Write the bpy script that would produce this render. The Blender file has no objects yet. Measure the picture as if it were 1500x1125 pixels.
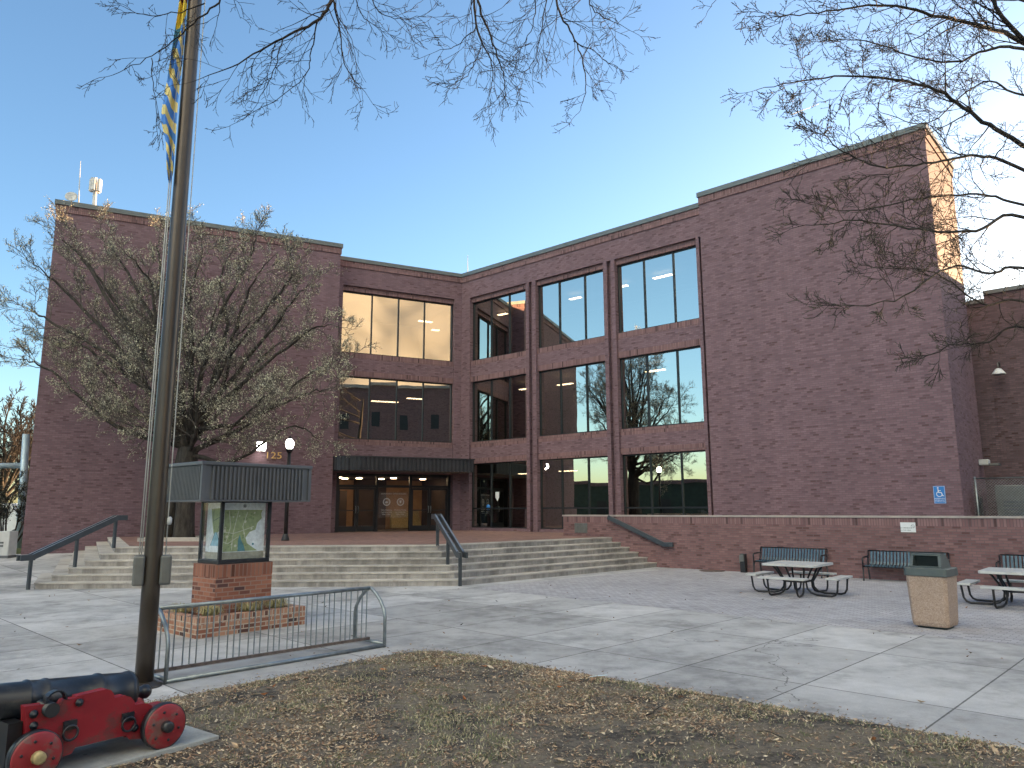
import bpy, math, random
from mathutils import Vector, Matrix
rnd = random.Random(7)
SC = bpy.context.scene
COL = SC.collection
R = math.radians
PI = math.pi

# ------------------------------------------------------------------ camera model
FPX, PITCH, ROLL = 1083.0, R(9.5915), R(-0.21415)
CAMZ = 2.1
T = 1.02                      # terrace height
cp, sp, cr, sr = math.cos(PITCH), math.sin(PITCH), math.cos(ROLL), math.sin(ROLL)

def ray(px, py):
    X, Y = (px - 750) / FPX, (py - 562.5) / FPX
    X, Y = cr * X + sr * Y, -sr * X + cr * Y
    return Vector((X, cp + sp * Y, sp - cp * Y))

def gnd(px, py, z=0.0):
    d = ray(px, py)
    t = (z - CAMZ) / d.z
    return Vector((d.x * t, d.y * t, z))

def at(px, py, Y):
    d = ray(px, py)
    t = Y / d.y
    return Vector((d.x * t, Y, CAMZ + d.z * t))

def onplane(px, py, P0, N):
    d = ray(px, py)
    O = Vector((0, 0, CAMZ))
    t = (Vector(P0) - O).dot(N) / d.dot(N)
    return O + d * t

cd = bpy.data.cameras.new('camera')
cam = bpy.data.objects.new('camera', cd)
COL.objects.link(cam)
SC.camera = cam
cd.sensor_fit = 'HORIZONTAL'
cd.angle = 2 * math.atan(750 / FPX)
cd.clip_end = 20000
_f = Vector((0, cp, sp)); _x = Vector((1, 0, 0)); _y = Vector((0, sp, -cp))
_r = cr * _x - sr * _y
_d = sr * _x + cr * _y
M3 = Matrix((_r, -_d, -_f)).transposed()
cam.matrix_world = Matrix.Translation((0, 0, CAMZ)) @ M3.to_4x4()

# ------------------------------------------------------------------ world, sun
SUN_H, SUN_E = 52.0, 4.9
w = bpy.data.worlds.new('World')
SC.world = w
w.use_nodes = True
nt = w.node_tree
sky = nt.nodes.new('ShaderNodeTexSky')
sky.sky_type = 'NISHITA'
sky.sun_disc = False
sky.sun_elevation = R(SUN_E)
sky.sun_rotation = R(SUN_H)
sky.air_density = 0.85
sky.dust_density = 0.85
sky.ozone_density = 2.2
bg = nt.nodes['Background']
bg.inputs[1].default_value = 0.107
nt.links.new(sky.outputs[0], bg.inputs[0])
sl = bpy.data.lights.new('sun', 'SUN')
sl.energy = 5.0
sl.angle = R(0.6)
sl.color = (1.0, 0.64, 0.34)
so = bpy.data.objects.new('sun', sl)
COL.objects.link(so)
sdir = Vector((math.sin(R(SUN_H)) * math.cos(R(SUN_E)), math.cos(R(SUN_H)) * math.cos(R(SUN_E)), math.sin(R(SUN_E))))
so.rotation_euler = sdir.to_track_quat('Z', 'Y').to_euler()
so.location = sdir * 50
SC.view_settings.view_transform = 'Standard'
SC.view_settings.look = 'None'
SC.view_settings.gamma = 1
SC.view_settings.exposure = 2.5
SC.cycles.use_denoising = True
SC.cycles.max_bounces = 8
SC.cycles.transparent_max_bounces = 12

# ------------------------------------------------------------------ materials
def newmat(name):
    m = bpy.data.materials.new(name)
    m.use_nodes = True
    return m, m.node_tree, m.node_tree.nodes['Principled BSDF']

def N(nt, t, **kw):
    n = nt.nodes.new(t)
    for k, v in kw.items():
        if k == 'inp':
            for a, b in v.items():
                n.inputs[a].default_value = b
        else:
            setattr(n, k, v)
    return n

def L(nt, a, b):
    nt.links.new(a, b)

def rgba(c):
    return (c[0], c[1], c[2], 1.0)

def ramp(nt, stops):
    r = nt.nodes.new('ShaderNodeValToRGB')
    cr_ = r.color_ramp
    while len(cr_.elements) < len(stops):
        cr_.elements.new(0.5)
    for e, (p, c) in zip(cr_.elements, stops):
        e.position = p
        e.color = rgba(c) if len(c) == 3 else c
    return r

def mix(nt, fac, a, b, mode='MIX'):
    m = nt.nodes.new('ShaderNodeMix')
    m.data_type = 'RGBA'
    m.blend_type = mode
    for sock, v in ((m.inputs[0], fac), (m.inputs[6], a), (m.inputs[7], b)):
        if hasattr(v, 'is_output'):
            nt.links.new(v, sock)
        elif isinstance(v, (tuple, list)):
            sock.default_value = rgba(v)
        else:
            sock.default_value = v
    return m.outputs[2]

def math_(nt, op, a, b=None, clamp=False):
    m = nt.nodes.new('ShaderNodeMath')
    m.operation = op
    m.use_clamp = clamp
    for i, v in enumerate((a, b)):
        if v is None:
            continue
        if hasattr(v, 'is_output'):
            nt.links.new(v, m.inputs[i])
        else:
            m.inputs[i].default_value = v
    return m.outputs[0]

def coords(nt, kind='Object', scale=None, rot=None, loc=None):
    tc = nt.nodes.new('ShaderNodeTexCoord')
    if scale is None and rot is None and loc is None:
        return tc.outputs[kind]
    mp = nt.nodes.new('ShaderNodeMapping')
    nt.links.new(tc.outputs[kind], mp.inputs[0])
    if scale: mp.inputs['Scale'].default_value = scale
    if rot: mp.inputs['Rotation'].default_value = rot
    if loc: mp.inputs['Location'].default_value = loc
    return mp.outputs[0]

def noise(nt, vec, scale, detail=4, rough=0.55):
    n = nt.nodes.new('ShaderNodeTexNoise')
    n.inputs['Scale'].default_value = scale
    n.inputs['Detail'].default_value = detail
    n.inputs['Roughness'].default_value = rough
    if vec is not None:
        nt.links.new(vec, n.inputs['Vector'])
    return n.outputs['Fac']

def bump(nt, bsdf, h, strength=0.3, dist=0.01):
    b = nt.nodes.new('ShaderNodeBump')
    b.inputs['Strength'].default_value = strength
    b.inputs['Distance'].default_value = dist
    nt.links.new(h, b.inputs['Height'])
    nt.links.new(b.outputs[0], bsdf.inputs['Normal'])

def plain(name, c, rough=0.6, metal=0.0, var=0.15, scale=6.0, bmp=0.0, spec=0.5):
    """one colour broken up by noise"""
    m, nt, b = newmat(name)
    v = coords(nt)
    n = noise(nt, v, scale, 5)
    lo = tuple(x * (1 - var) for x in c)
    hi = tuple(min(1, x * (1 + var)) for x in c)
    r = ramp(nt, [(0.3, lo), (0.7, hi)])
    L(nt, n, r.inputs[0])
    L(nt, r.outputs[0], b.inputs['Base Color'])
    b.inputs['Roughness'].default_value = rough
    b.inputs['Metallic'].default_value = metal
    b.inputs['Specular IOR Level'].default_value = spec
    if bmp:
        bump(nt, b, noise(nt, v, scale * 8, 3), bmp, 0.005)
    return m

def brick_mat(name, c1, c2, mortar, bw=0.215, bh=0.075, msize=0.01, offset=0.5, dark=None, streak=0.25, bmp=0.4, rough=0.85, kind='UV', rot=None, darkp=0.12):
    m, nt, b = newmat(name)
    v = coords(nt, kind, rot=rot) if rot else coords(nt, kind)
    bt = N(nt, 'ShaderNodeTexBrick', offset=offset, squash=1.0)
    L(nt, v, bt.inputs['Vector'])
    bt.inputs['Scale'].default_value = 1.0
    bt.inputs['Brick Width'].default_value = bw
    bt.inputs['Row Height'].default_value = bh
    bt.inputs['Mortar Size'].default_value = msize
    bt.inputs['Mortar Smooth'].default_value = 0.2
    bt.inputs['Color1'].default_value = (0, 0, 0, 1)
    bt.inputs['Color2'].default_value = (1, 1, 1, 1)
    bt.inputs['Mortar'].default_value = (0.5, 0.5, 0.5, 1)
    per = bt.outputs['Color']
    if dark is None:
        dark = tuple(x * 0.45 for x in c1)
    mid = tuple((p + q) / 2 for p, q in zip(c1, c2))
    rp = ramp(nt, [(0.0, dark), (darkp, c1), (0.5, mid), (1.0, c2)])
    L(nt, per, rp.inputs[0])
    # broad weathering, stretched along the courses
    tc2 = coords(nt, kind, scale=(0.35, 2.6, 1)) if not rot else coords(nt, kind, scale=(0.5, 0.5, 1))
    n1 = noise(nt, tc2, 1.0, 6, 0.65)
    f = math_(nt, 'MULTIPLY_ADD', n1, streak * 2)
    f.node.inputs[2].default_value = 1 - streak
    n1v = noise(nt, coords(nt, kind, scale=(1.7, 0.09, 1)) if not rot else coords(nt, kind, scale=(.3, .3, 1)), 1.0, 5, 0.6)
    fv = math_(nt, 'MULTIPLY_ADD', n1v, 0.5)
    fv.node.inputs[2].default_value = 0.75
    f = math_(nt, 'MULTIPLY', f, fv)
    colr = mix(nt, 1.0, rp.outputs[0], (1, 1, 1), 'MULTIPLY')
    cmb = N(nt, 'ShaderNodeCombineColor')
    for i in range(3):
        L(nt, f, cmb.inputs[i])
    L(nt, cmb.outputs[0], colr.node.inputs[7])
    out = mix(nt, bt.outputs['Fac'], colr, mortar)
    L(nt, out, b.inputs['Base Color'])
    b.inputs['Roughness'].default_value = rough
    b.inputs['Specular IOR Level'].default_value = 0.3
    if bmp:
        inv = math_(nt, 'SUBTRACT', 1.0, bt.outputs['Fac'])
        bump(nt, b, inv, bmp, 0.008)
    return m

MT = {}
MT['brick'] = brick_mat('brown_brick', (0.160, 0.094, 0.108), (0.224, 0.136, 0.156), (0.152, 0.110, 0.120), streak=0.2, dark=(0.118, 0.062, 0.066), darkp=0.12)
MT['soldier'] = brick_mat('soldier_brick', (0.185, 0.102, 0.104), (0.262, 0.150, 0.150), (0.14, 0.095, 0.096), bw=0.30, bh=0.075, offset=0.0, streak=0.15)
MT['kbrick'] = brick_mat('kiosk_brick', (0.23, 0.085, 0.055), (0.34, 0.14, 0.09), (0.30, 0.19, 0.15), streak=0.12, dark=(0.085, 0.045, 0.045), darkp=0.22)
MT['ksoldier'] = brick_mat('kiosk_soldier', (0.22, 0.085, 0.055), (0.33, 0.14, 0.09), (0.24, 0.14, 0.11), bw=0.23, bh=0.078, offset=0.0, streak=0.12)
MT['pbrick'] = brick_mat('planter_brick', (0.24, 0.09, 0.055), (0.42, 0.22, 0.14), (0.46, 0.37, 0.29), streak=0.2, dark=(0.05, 0.035, 0.035), darkp=0.2)
MT['psoldier'] = brick_mat('planter_soldier', (0.24, 0.09, 0.055), (0.42, 0.22, 0.14), (0.46, 0.37, 0.29), bw=0.24, bh=0.078, offset=0.0, streak=0.2, dark=(0.05, 0.035, 0.035), darkp=0.2)
MT['wallbrick'] = brick_mat('low_wall_brick', (0.160, 0.084, 0.084), (0.232, 0.126, 0.124), (0.15, 0.104, 0.104), streak=0.25, dark=(0.115, 0.056, 0.054))
MT['annexbrick'] = brick_mat('annex_brick', (0.11, 0.070, 0.078), (0.165, 0.106, 0.118), (0.105, 0.082, 0.088), streak=0.2, dark=(0.09, 0.05, 0.05))
MT['paver'] = brick_mat('grey_paver', (0.35, 0.335, 0.345), (0.46, 0.44, 0.455), (0.24, 0.23, 0.235), bw=0.21, bh=0.105, msize=0.008, streak=0.3, kind='Object', rot=(0, 0, R(44)), darkp=0.05, dark=(0.29, 0.27, 0.28))
MT['terrace'] = brick_mat('terrace_paver', (0.19, 0.10, 0.085), (0.30, 0.17, 0.14), (0.17, 0.13, 0.115), bw=0.21, bh=0.105, msize=0.008, streak=0.25, kind='Object', rot=(0, 0, R(-20)), darkp=0.05)
MT['coping'] = plain('coping_metal', (0.125, 0.14, 0.142), 0.5, 0.2, 0.12, 2)
MT['bronze'] = plain('dark_bronze_frame', (0.02, 0.021, 0.024), 0.4, 0.3, 0.2, 3)
MT['black'] = plain('black_paint', (0.014, 0.014, 0.016), 0.42, 0, 0.3, 10)
MT['fascia'] = plain('grey_ribbed_metal', (0.118, 0.119, 0.126), 0.45, 0.3, 0.12, 2)
MT['canopy'] = plain('canopy_metal', (0.042, 0.043, 0.050), 0.45, 0.3, 0.2, 2)
MT['soffit'] = plain('soffit', (0.2, 0.19, 0.18), 0.7)
MT['rail'] = plain('railing_paint', (0.055, 0.063, 0.072), 0.35, 0.2, 0.15, 5)
MT['railtop'] = plain('railing_worn_top', (0.20, 0.22, 0.24), 0.3, 0.4, 0.15, 5)  # paler grey strip along the top of each rail
MT['galv'] = plain('galvanised_steel', (0.27, 0.30, 0.31), 0.38, 0.75, 0.25, 9)
MT['rusty'] = plain('rusty_bar', (0.15, 0.115, 0.10), 0.6, 0.4, 0.4, 14)
MT['grey'] = plain('grey_metal_box', (0.15, 0.15, 0.14), 0.5, 0.3, 0.15, 6)
MT['white'] = plain('white_paint', (0.72, 0.73, 0.73), 0.5, 0, 0.06, 5)
MT['offwhite'] = plain('off_white', (0.50, 0.50, 0.49), 0.5, 0, 0.08, 5)
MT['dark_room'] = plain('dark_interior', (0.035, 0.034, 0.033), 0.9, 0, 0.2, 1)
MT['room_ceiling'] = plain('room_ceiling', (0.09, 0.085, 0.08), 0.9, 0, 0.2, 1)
MT['lobby_wall'] = plain('lobby_wall', (0.42, 0.25, 0.13), 0.8, 0, 0.2, 2)
MT['lobby_dark'] = plain('lobby_dark', (0.05, 0.035, 0.03), 0.8, 0, 0.2, 2)
MT['signblue'] = plain('sign_blue', (0.03, 0.20, 0.55), 0.4, 0, 0.05, 5)
MT['green_cloth'] = plain('grey_green_cloth', (0.10, 0.14, 0.13), 0.8, 0, 0.15, 9)
MT['skin'] = plain('skin', (0.30, 0.17, 0.12), 0.6, 0, 0.1, 9)
MT['gold'] = plain('brass_numerals', (0.75, 0.50, 0.20), 0.35, 0.5, 0.1, 9)
MT['soil'] = plain('soil', (0.045, 0.035, 0.028), 0.95, 0, 0.5, 18, 0.6)
MT['rope'] = plain('halyard_rope', (0.5, 0.5, 0.48), 0.8)
MT['rubbish'] = plain('plastic_scrap', (0.55, 0.68, 0.75), 0.5)
MT['bench_blk'] = plain('bench_black', (0.012, 0.014, 0.018), 0.35, 0.1, 0.2, 10)
MT['bench_slat'] = plain('bench_slat', (0.065, 0.105, 0.13), 0.33, 0.3, 0.2, 10)  # blue tone is reflected sky put into the colour of black slats
MT['hood'] = plain('bin_hood_plastic', (0.075, 0.09, 0.088), 0.45, 0, 0.15, 6)
MT['hood_dark'] = plain('bin_hood_inside', (0.03, 0.04, 0.04), 0.7, 0, 0.15, 6)
MT['limestone'] = plain('cap_stone', (0.36, 0.31, 0.28), 0.8, 0, 0.15, 3)
MT['pedestal_c'] = plain('old_concrete', (0.30, 0.29, 0.27), 0.9, 0, 0.25, 4, 0.3)

def emis(name, c, s):
    m, nt, b = newmat(name)
    b.inputs['Base Color'].default_value = rgba(c)
    b.inputs['Emission Color'].default_value = rgba(c)
    b.inputs['Emission Strength'].default_value = s
    return m
MT['lamp'] = emis('lit_lamp', (1.0, 0.97, 0.86), 6.0)
MT['ceil_lamp'] = emis('ceiling_lamp', (1.0, 0.72, 0.42), 2.2)
MT['lobby_lamp'] = emis('lobby_lamp', (1.0, 0.72, 0.42), 10.0)
MT['floor_lamp'] = emis('flood_lamp', (1.0, 0.97, 0.88), 7.0)

def glass_mat(name, refl, tint, trans, k=1.0):
    m = bpy.data.materials.new(name)
    m.use_nodes = True
    nt = m.node_tree
    nt.nodes.clear()
    o = nt.nodes.new('ShaderNodeOutputMaterial')
    g = N(nt, 'ShaderNodeBsdfGlossy')
    g.inputs['Color'].default_value = rgba(tint)
    g.inputs['Roughness'].default_value = 0.0
    t = N(nt, 'ShaderNodeBsdfTransparent')
    t.inputs['Color'].default_value = rgba(trans)
    mx = N(nt, 'ShaderNodeMixShader')
    fr = N(nt, 'ShaderNodeFresnel')
    fr.inputs['IOR'].default_value = 1.5
    f = math_(nt, 'MULTIPLY_ADD', fr.outputs[0], (1 - refl) * k, True)
    f.node.inputs[2].default_value = refl
    # faint waviness of the panes
    b = N(nt, 'ShaderNodeBump')
    b.inputs['Strength'].default_value = 0.05
    b.inputs['Distance'].default_value = 0.02
    L(nt, noise(nt, coords(nt), 0.9, 1), b.inputs['Height'])
    L(nt, b.outputs[0], g.inputs['Normal'])
    L(nt, f, mx.inputs[0])
    L(nt, t.outputs[0], mx.inputs[1])
    L(nt, g.outputs[0], mx.inputs[2])
    L(nt, mx.outputs[0], o.inputs['Surface'])
    return m
MT['glass'] = glass_mat('reflective_glass', 0.52, (0.88, 0.86, 0.76), (0.42, 0.43, 0.42))
MT['door_glass'] = glass_mat('door_glass', 0.06, (0.5, 0.54, 0.58), (0.72, 0.7, 0.68))
MT['case_glass'] = glass_mat('case_glass', 0.02, (0.6, 0.62, 0.65), (0.96, 0.97, 0.97), 0.18)

def concrete_mat(name, joints=True, base=(0.455, 0.44, 0.43), per_slab=0.19, streaks=False):
    m, nt, b = newmat(name)
    v = coords(nt)
    n1 = noise(nt, v, 0.35, 6, 0.65)
    n2 = noise(nt, v, 2.2, 8, 0.7)
    n3 = noise(nt, v, 60, 3, 0.6)
    lo = tuple(x * 0.62 for x in base)
    hi = tuple(x * 1.22 for x in base)
    r1 = ramp(nt, [(0.38, lo), (0.5, base), (0.62, hi)])
    s = math_(nt, 'MULTIPLY', n1, 0.55)
    s = math_(nt, 'MULTIPLY_ADD', n2, 0.45)
    s.node.inputs[2].default_value = 0
    add = math_(nt, 'ADD', math_(nt, 'MULTIPLY', n1, 0.55), s)
    L(nt, add, r1.inputs[0])
    c = mix(nt, math_(nt, 'MULTIPLY', math_(nt, 'SUBTRACT', 0.62, n3, True), 0.8, True), r1.outputs[0], tuple(x * 0.5 for x in base))
    # dark drips and blotches
    n4 = noise(nt, coords(nt, loc=(13, 7, 3)), 0.9, 9, 0.72)
    r4 = ramp(nt, [(0.52, (0, 0, 0)), (0.66, (1, 1, 1))])
    L(nt, n4, r4.inputs[0])
    c = mix(nt, math_(nt, 'MULTIPLY', r4.outputs[0], 0.7), c, tuple(x * 0.45 for x in base))
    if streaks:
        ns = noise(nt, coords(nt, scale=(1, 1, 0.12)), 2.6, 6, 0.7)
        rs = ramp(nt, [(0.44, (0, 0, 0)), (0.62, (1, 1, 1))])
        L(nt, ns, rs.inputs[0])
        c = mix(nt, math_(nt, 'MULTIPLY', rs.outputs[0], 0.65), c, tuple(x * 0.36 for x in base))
    # a few hairline cracks
    vc = N(nt, 'ShaderNodeTexVoronoi', feature='DISTANCE_TO_EDGE')
    vc.inputs['Scale'].default_value = 0.21
    wv = N(nt, 'ShaderNodeTexNoise'); wv.inputs['Scale'].default_value = 1.6; wv.inputs['Detail'].default_value = 5
    L(nt, v, wv.inputs['Vector'])
    va = N(nt, 'ShaderNodeVectorMath', operation='MULTIPLY_ADD')
    L(nt, wv.outputs['Color'], va.inputs[0]); va.inputs[1].default_value = (0.9, 0.9, 0.9); L(nt, v, va.inputs[2])
    L(nt, va.outputs[0], vc.inputs['Vector'])
    ck_ = math_(nt, 'MULTIPLY', math_(nt, 'LESS_THAN', vc.outputs['Distance'], 0.0022), math_(nt, 'GREATER_THAN', noise(nt, coords(nt, loc=(5, 9, 1)), 0.16, 1), 0.60))
    c = mix(nt, math_(nt, 'MULTIPLY', ck_, 0.6 if joints else 0.0), c, (0.06, 0.055, 0.05))
    # gum spots and specks
    vo = N(nt, 'ShaderNodeTexVoronoi')
    vo.inputs['Scale'].default_value = 2.3
    L(nt, v, vo.inputs['Vector'])
    c = mix(nt, math_(nt, 'MULTIPLY', math_(nt, 'LESS_THAN', vo.outputs['Distance'], 0.045), 0.6), c, tuple(x * 0.3 for x in base))
    if joints:
        # slab grid in the plaza's own directions
        vr = coords(nt, rot=(0, 0, R(44)))
        sx = N(nt, 'ShaderNodeSeparateXYZ')
        L(nt, vr, sx.inputs[0])
        def grid(o, phase, size):
            a = math_(nt, 'DIVIDE', math_(nt, 'SUBTRACT', o, phase), size)
            fl = math_(nt, 'FLOOR', a)
            fr = math_(nt, 'SUBTRACT', a, fl)
            d = math_(nt, 'MULTIPLY', math_(nt, 'MINIMUM', fr, math_(nt, 'SUBTRACT', 1.0, fr)), size)
            return fl, d
        fx, dx = grid(sx.outputs[0], -4.0, 1.6)
        fy, dy = grid(sx.outputs[1], 9.2, 2.66)
        cmb = N(nt, 'ShaderNodeCombineXYZ')
        L(nt, fx, cmb.inputs[0]); L(nt, fy, cmb.inputs[1])
        wn = N(nt, 'ShaderNodeTexWhiteNoise', noise_dimensions='3D')
        L(nt, cmb.outputs[0], wn.inputs['Vector'])
        f = math_(nt, 'MULTIPLY_ADD', wn.outputs['Value'], per_slab * 2)
        f.node.inputs[2].default_value = 1 - per_slab
        cc = N(nt, 'ShaderNodeCombineColor')
        for i in range(3):
            L(nt, f, cc.inputs[i])
        c = mix(nt, 1.0, c, cc.outputs[0], 'MULTIPLY')
        wob = math_(nt, 'MULTIPLY', noise(nt, v, 7, 3), 0.012)
        d = math_(nt, 'ADD', math_(nt, 'MINIMUM', dx, dy), wob)
        line = math_(nt, 'LESS_THAN', d, 0.0165)
        c = mix(nt, math_(nt, 'MULTIPLY', line, 0.8), c, (0.045, 0.042, 0.038))
    L(nt, c, b.inputs['Base Color'])
    b.inputs['Roughness'].default_value = 0.8
    b.inputs['Specular IOR Level'].default_value = 0.35
    bump(nt, b, n3, 0.25, 0.004)
    return m
MT['concrete'] = concrete_mat('plaza_concrete')
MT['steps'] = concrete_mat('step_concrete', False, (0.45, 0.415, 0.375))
MT['riser'] = concrete_mat('riser_concrete', False, (0.36, 0.335, 0.315), streaks=True)  # base darker than the treads to stand in for shade; streaks are stains
MT['pad'] = concrete_mat('pad_concrete', False, (0.36, 0.36, 0.34))
MT['tabletop'] = plain('table_laminate', (0.50, 0.49, 0.47), 0.55, 0, 0.12, 4)

def ground_mat(name, cols, s1=0.7):
    m, nt, b = newmat(name)
    v = coords(nt)
    n1 = noise(nt, v, s1, 6, 0.65)
    n2 = noise(nt, v, 14, 5, 0.7)
    a = math_(nt, 'ADD', math_(nt, 'MULTIPLY', n1, 0.65), math_(nt, 'MULTIPLY', n2, 0.35))
    k = len(cols)
    r = ramp(nt, [(0.38 + 0.26 * i / (k - 1), c) for i, c in enumerate(cols)])
    L(nt, a, r.inputs[0])
    c = mix(nt, math_(nt, 'MULTIPLY', noise(nt, v, 90, 3), 0.7), r.outputs[0], (0.03, 0.025, 0.02))
    L(nt, c, b.inputs['Base Color'])
    b.inputs['Roughness'].default_value = 0.95
    b.inputs['Specular IOR Level'].default_value = 0.15
    bump(nt, b, noise(nt, v, 45, 6, 0.75), 0.9, 0.03)
    return m
MT['lawn'] = ground_mat('worn_lawn', s1=1.5, cols=[(0.085, 0.076, 0.070), (0.12, 0.105, 0.092), (0.22, 0.185, 0.15), (0.34, 0.28, 0.215), (0.25, 0.21, 0.14), (0.15, 0.16, 0.075)])
MT['field'] = ground_mat('grass_field', [(0.10, 0.13, 0.05), (0.15, 0.18, 0.07), (0.14, 0.16, 0.06)], 0.1)
MT['asphalt'] = plain('asphalt', (0.05, 0.05, 0.052), 0.9, 0, 0.2, 3, 0.3)

def bark_mat(name, c, sc=9):
    m, nt, b = newmat(name)
    v = coords(nt, scale=(1, 1, 0.22))
    n = noise(nt, v, sc, 7, 0.7)
    r = ramp(nt, [(0.35, tuple(x * 0.45 for x in c)), (0.55, c), (0.75, tuple(x * 1.5 for x in c))])
    L(nt, n, r.inputs[0])
    L(nt, r.outputs[0], b.inputs['Base Color'])
    b.inputs['Roughness'].default_value = 0.9
    b.inputs['Specular IOR Level'].default_value = 0.2
    bump(nt, b, n, 0.8, 0.04)
    return m
MT['bark'] = bark_mat('grey_bark', (0.060, 0.052, 0.045))
MT['twig'] = bark_mat('dark_twig', (0.042, 0.035, 0.032), 4)
MT['pear_twig'] = bark_mat('pear_twig', (0.15, 0.13, 0.112), 4)
MT['leafA'] = plain('spring_leaf', (0.55, 0.52, 0.36), 0.6, 0, 0.3, 3)
MT['leafB'] = plain('olive_leaf', (0.42, 0.39, 0.27), 0.6, 0, 0.3, 3)
MT['leafC'] = plain('pale_blossom', (0.60, 0.56, 0.41), 0.6, 0, 0.2, 3)
MT['bud'] = plain('bud', (0.10, 0.085, 0.06), 0.7, 0, 0.3, 3)
MT['lit1'] = plain('dry_leaf_tan', (0.43, 0.31, 0.205), 0.8, 0, 0.3, 20)
MT['lit2'] = plain('dry_leaf_brown', (0.26, 0.155, 0.10), 0.8, 0, 0.3, 20)
MT['lit3'] = plain('dry_leaf_pale', (0.56, 0.46, 0.33), 0.8, 0, 0.25, 20)
MT['lit4'] = plain('dry_leaf_grey', (0.18, 0.145, 0.115), 0.8, 0, 0.3, 20)
MT['lit5'] = plain('dry_leaf_orange', (0.42, 0.16, 0.06), 0.8, 0, 0.2, 20)
MT['gr1'] = plain('grass_blade', (0.13, 0.145, 0.06), 0.7, 0, 0.3, 6)
MT['gr2'] = plain('straw_blade', (0.38, 0.33, 0.20), 0.7, 0, 0.3, 6)
MT['liriope'] = plain('strap_leaf', (0.30, 0.28, 0.12), 0.6, 0, 0.3, 9)
MT['liriope2'] = plain('dry_strap_leaf', (0.38, 0.30, 0.17), 0.7, 0, 0.3, 9)

def aggregate():
    m, nt, b = newmat('pebble_aggregate')
    v = coords(nt)
    vo = N(nt, 'ShaderNodeTexVoronoi')
    vo.inputs['Scale'].default_value = 70
    L(nt, v, vo.inputs['Vector'])
    r = ramp(nt, [(0.0, (0.30, 0.205, 0.155)), (0.4, (0.39, 0.28, 0.215)), (0.75, (0.44, 0.32, 0.25)), (1.0, (0.50, 0.38, 0.31))])
    sep = N(nt, 'ShaderNodeSeparateColor')
    L(nt, vo.outputs['Color'], sep.inputs[0])
    L(nt, sep.outputs[0], r.inputs[0])
    c = mix(nt, math_(nt, 'MULTIPLY', noise(nt, v, 2.5, 5), 0.45), r.outputs[0], (0.20, 0.145, 0.105))
    L(nt, c, b.inputs['Base Color'])
    b.inputs['Roughness'].default_value = 0.85
    bump(nt, b, vo.outputs['Distance'], 0.5, 0.006)
    return m
MT['aggregate'] = aggregate()

def worn_paint(name, c, under, amount=0.35, rough=0.5, spec=0.5, scale=3.0):
    m, nt, b = newmat(name)
    v = coords(nt)
    n = noise(nt, v, scale, 9, 0.72)
    n2 = noise(nt, v, 1.5, 3)
    base = ramp(nt, [(0.3, tuple(x * 0.75 for x in c)), (0.7, tuple(min(1, x * 1.15) for x in c))])
    L(nt, n2, base.inputs[0])
    r = ramp(nt, [(0.52, (0, 0, 0)), (0.60, (1, 1, 1))])
    L(nt, n, r.inputs[0])
    cc = mix(nt, math_(nt, 'MULTIPLY', r.outputs[0], amount), base.outputs[0], under)
    L(nt, cc, b.inputs['Base Color'])
    b.inputs['Roughness'].default_value = rough
    b.inputs['Specular IOR Level'].default_value = spec
    bump(nt, b, noise(nt, coords(nt, scale=(1, 1, 6)), 12, 4), 0.15, 0.004)
    return m
MT['red'] = worn_paint('red_carriage_paint', (0.27, 0.013, 0.022), (0.10, 0.045, 0.04), 0.7)
MT['redwheel'] = worn_paint('red_wheel_paint', (0.29, 0.022, 0.028), (0.15, 0.10, 0.085), 0.8, scale=6)
MT['iron'] = worn_paint('cannon_black', (0.012, 0.015, 0.022), (0.06, 0.06, 0.06), 0.4, 0.36, 0.55)
MT['wood'] = plain('bare_wood', (0.42, 0.33, 0.16), 0.7, 0, 0.3, 20)
MT['bronzepole'] = worn_paint('bronze_anodised', (0.080, 0.064, 0.052), (0.055, 0.047, 0.04), 0.3, 0.34, 0.6)
MT['bronzepole'].node_tree.nodes['Principled BSDF'].inputs['Metallic'].default_value = 0.55

def flag_mat():
    m, nt, b = newmat('striped_flag_cloth')
    uv = coords(nt, 'UV')
    s = N(nt, 'ShaderNodeSeparateXYZ')
    L(nt, uv, s.inputs[0])
    u, v = s.outputs[0], s.outputs[1]
    wob = math_(nt, 'MULTIPLY', math_(nt, 'SUBTRACT', noise(nt, uv, 2.0, 2), 0.5), 0.6)
    ph = math_(nt, 'ADD', math_(nt, 'ADD', math_(nt, 'MULTIPLY', v, 11.0), math_(nt, 'MULTIPLY', u, 1.3)), wob)
    tri = math_(nt, 'FRACT', ph)
    stripe = math_(nt, 'GREATER_THAN', tri, 0.5)
    low = mix(nt, stripe, (0.06, 0.22, 0.62), (0.68, 0.54, 0.20))
    up = ramp(nt, [(0.0, (0.09, 0.32, 0.48)), (0.30, (0.10, 0.36, 0.50)), (0.31, (0.72, 0.52, 0.05)), (0.55, (0.75, 0.55, 0.06)), (0.56, (0.13, 0.03, 0.03)), (0.66, (0.55, 0.55, 0.52)), (0.74, (0.12, 0.03, 0.03)), (0.75, (0.72, 0.52, 0.05)), (0.86, (0.10, 0.36, 0.5))])
    up.color_ramp.interpolation = 'CONSTANT'
    vv = math_(nt, 'MULTIPLY_ADD', v, 2.2)
    vv.node.inputs[2].default_value = -1.2
    L(nt, math_(nt, 'ADD', vv, math_(nt, 'MULTIPLY', wob, 0.15)), up.inputs[0])
    c = mix(nt, math_(nt, 'GREATER_THAN', math_(nt, 'ADD', v, math_(nt, 'MULTIPLY', u, -0.18)), 0.58), low, up.outputs[0])
    L(nt, c, b.inputs['Base Color'])
    b.inputs['Roughness'].default_value = 0.8
    return m
MT['flag'] = flag_mat()

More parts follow.
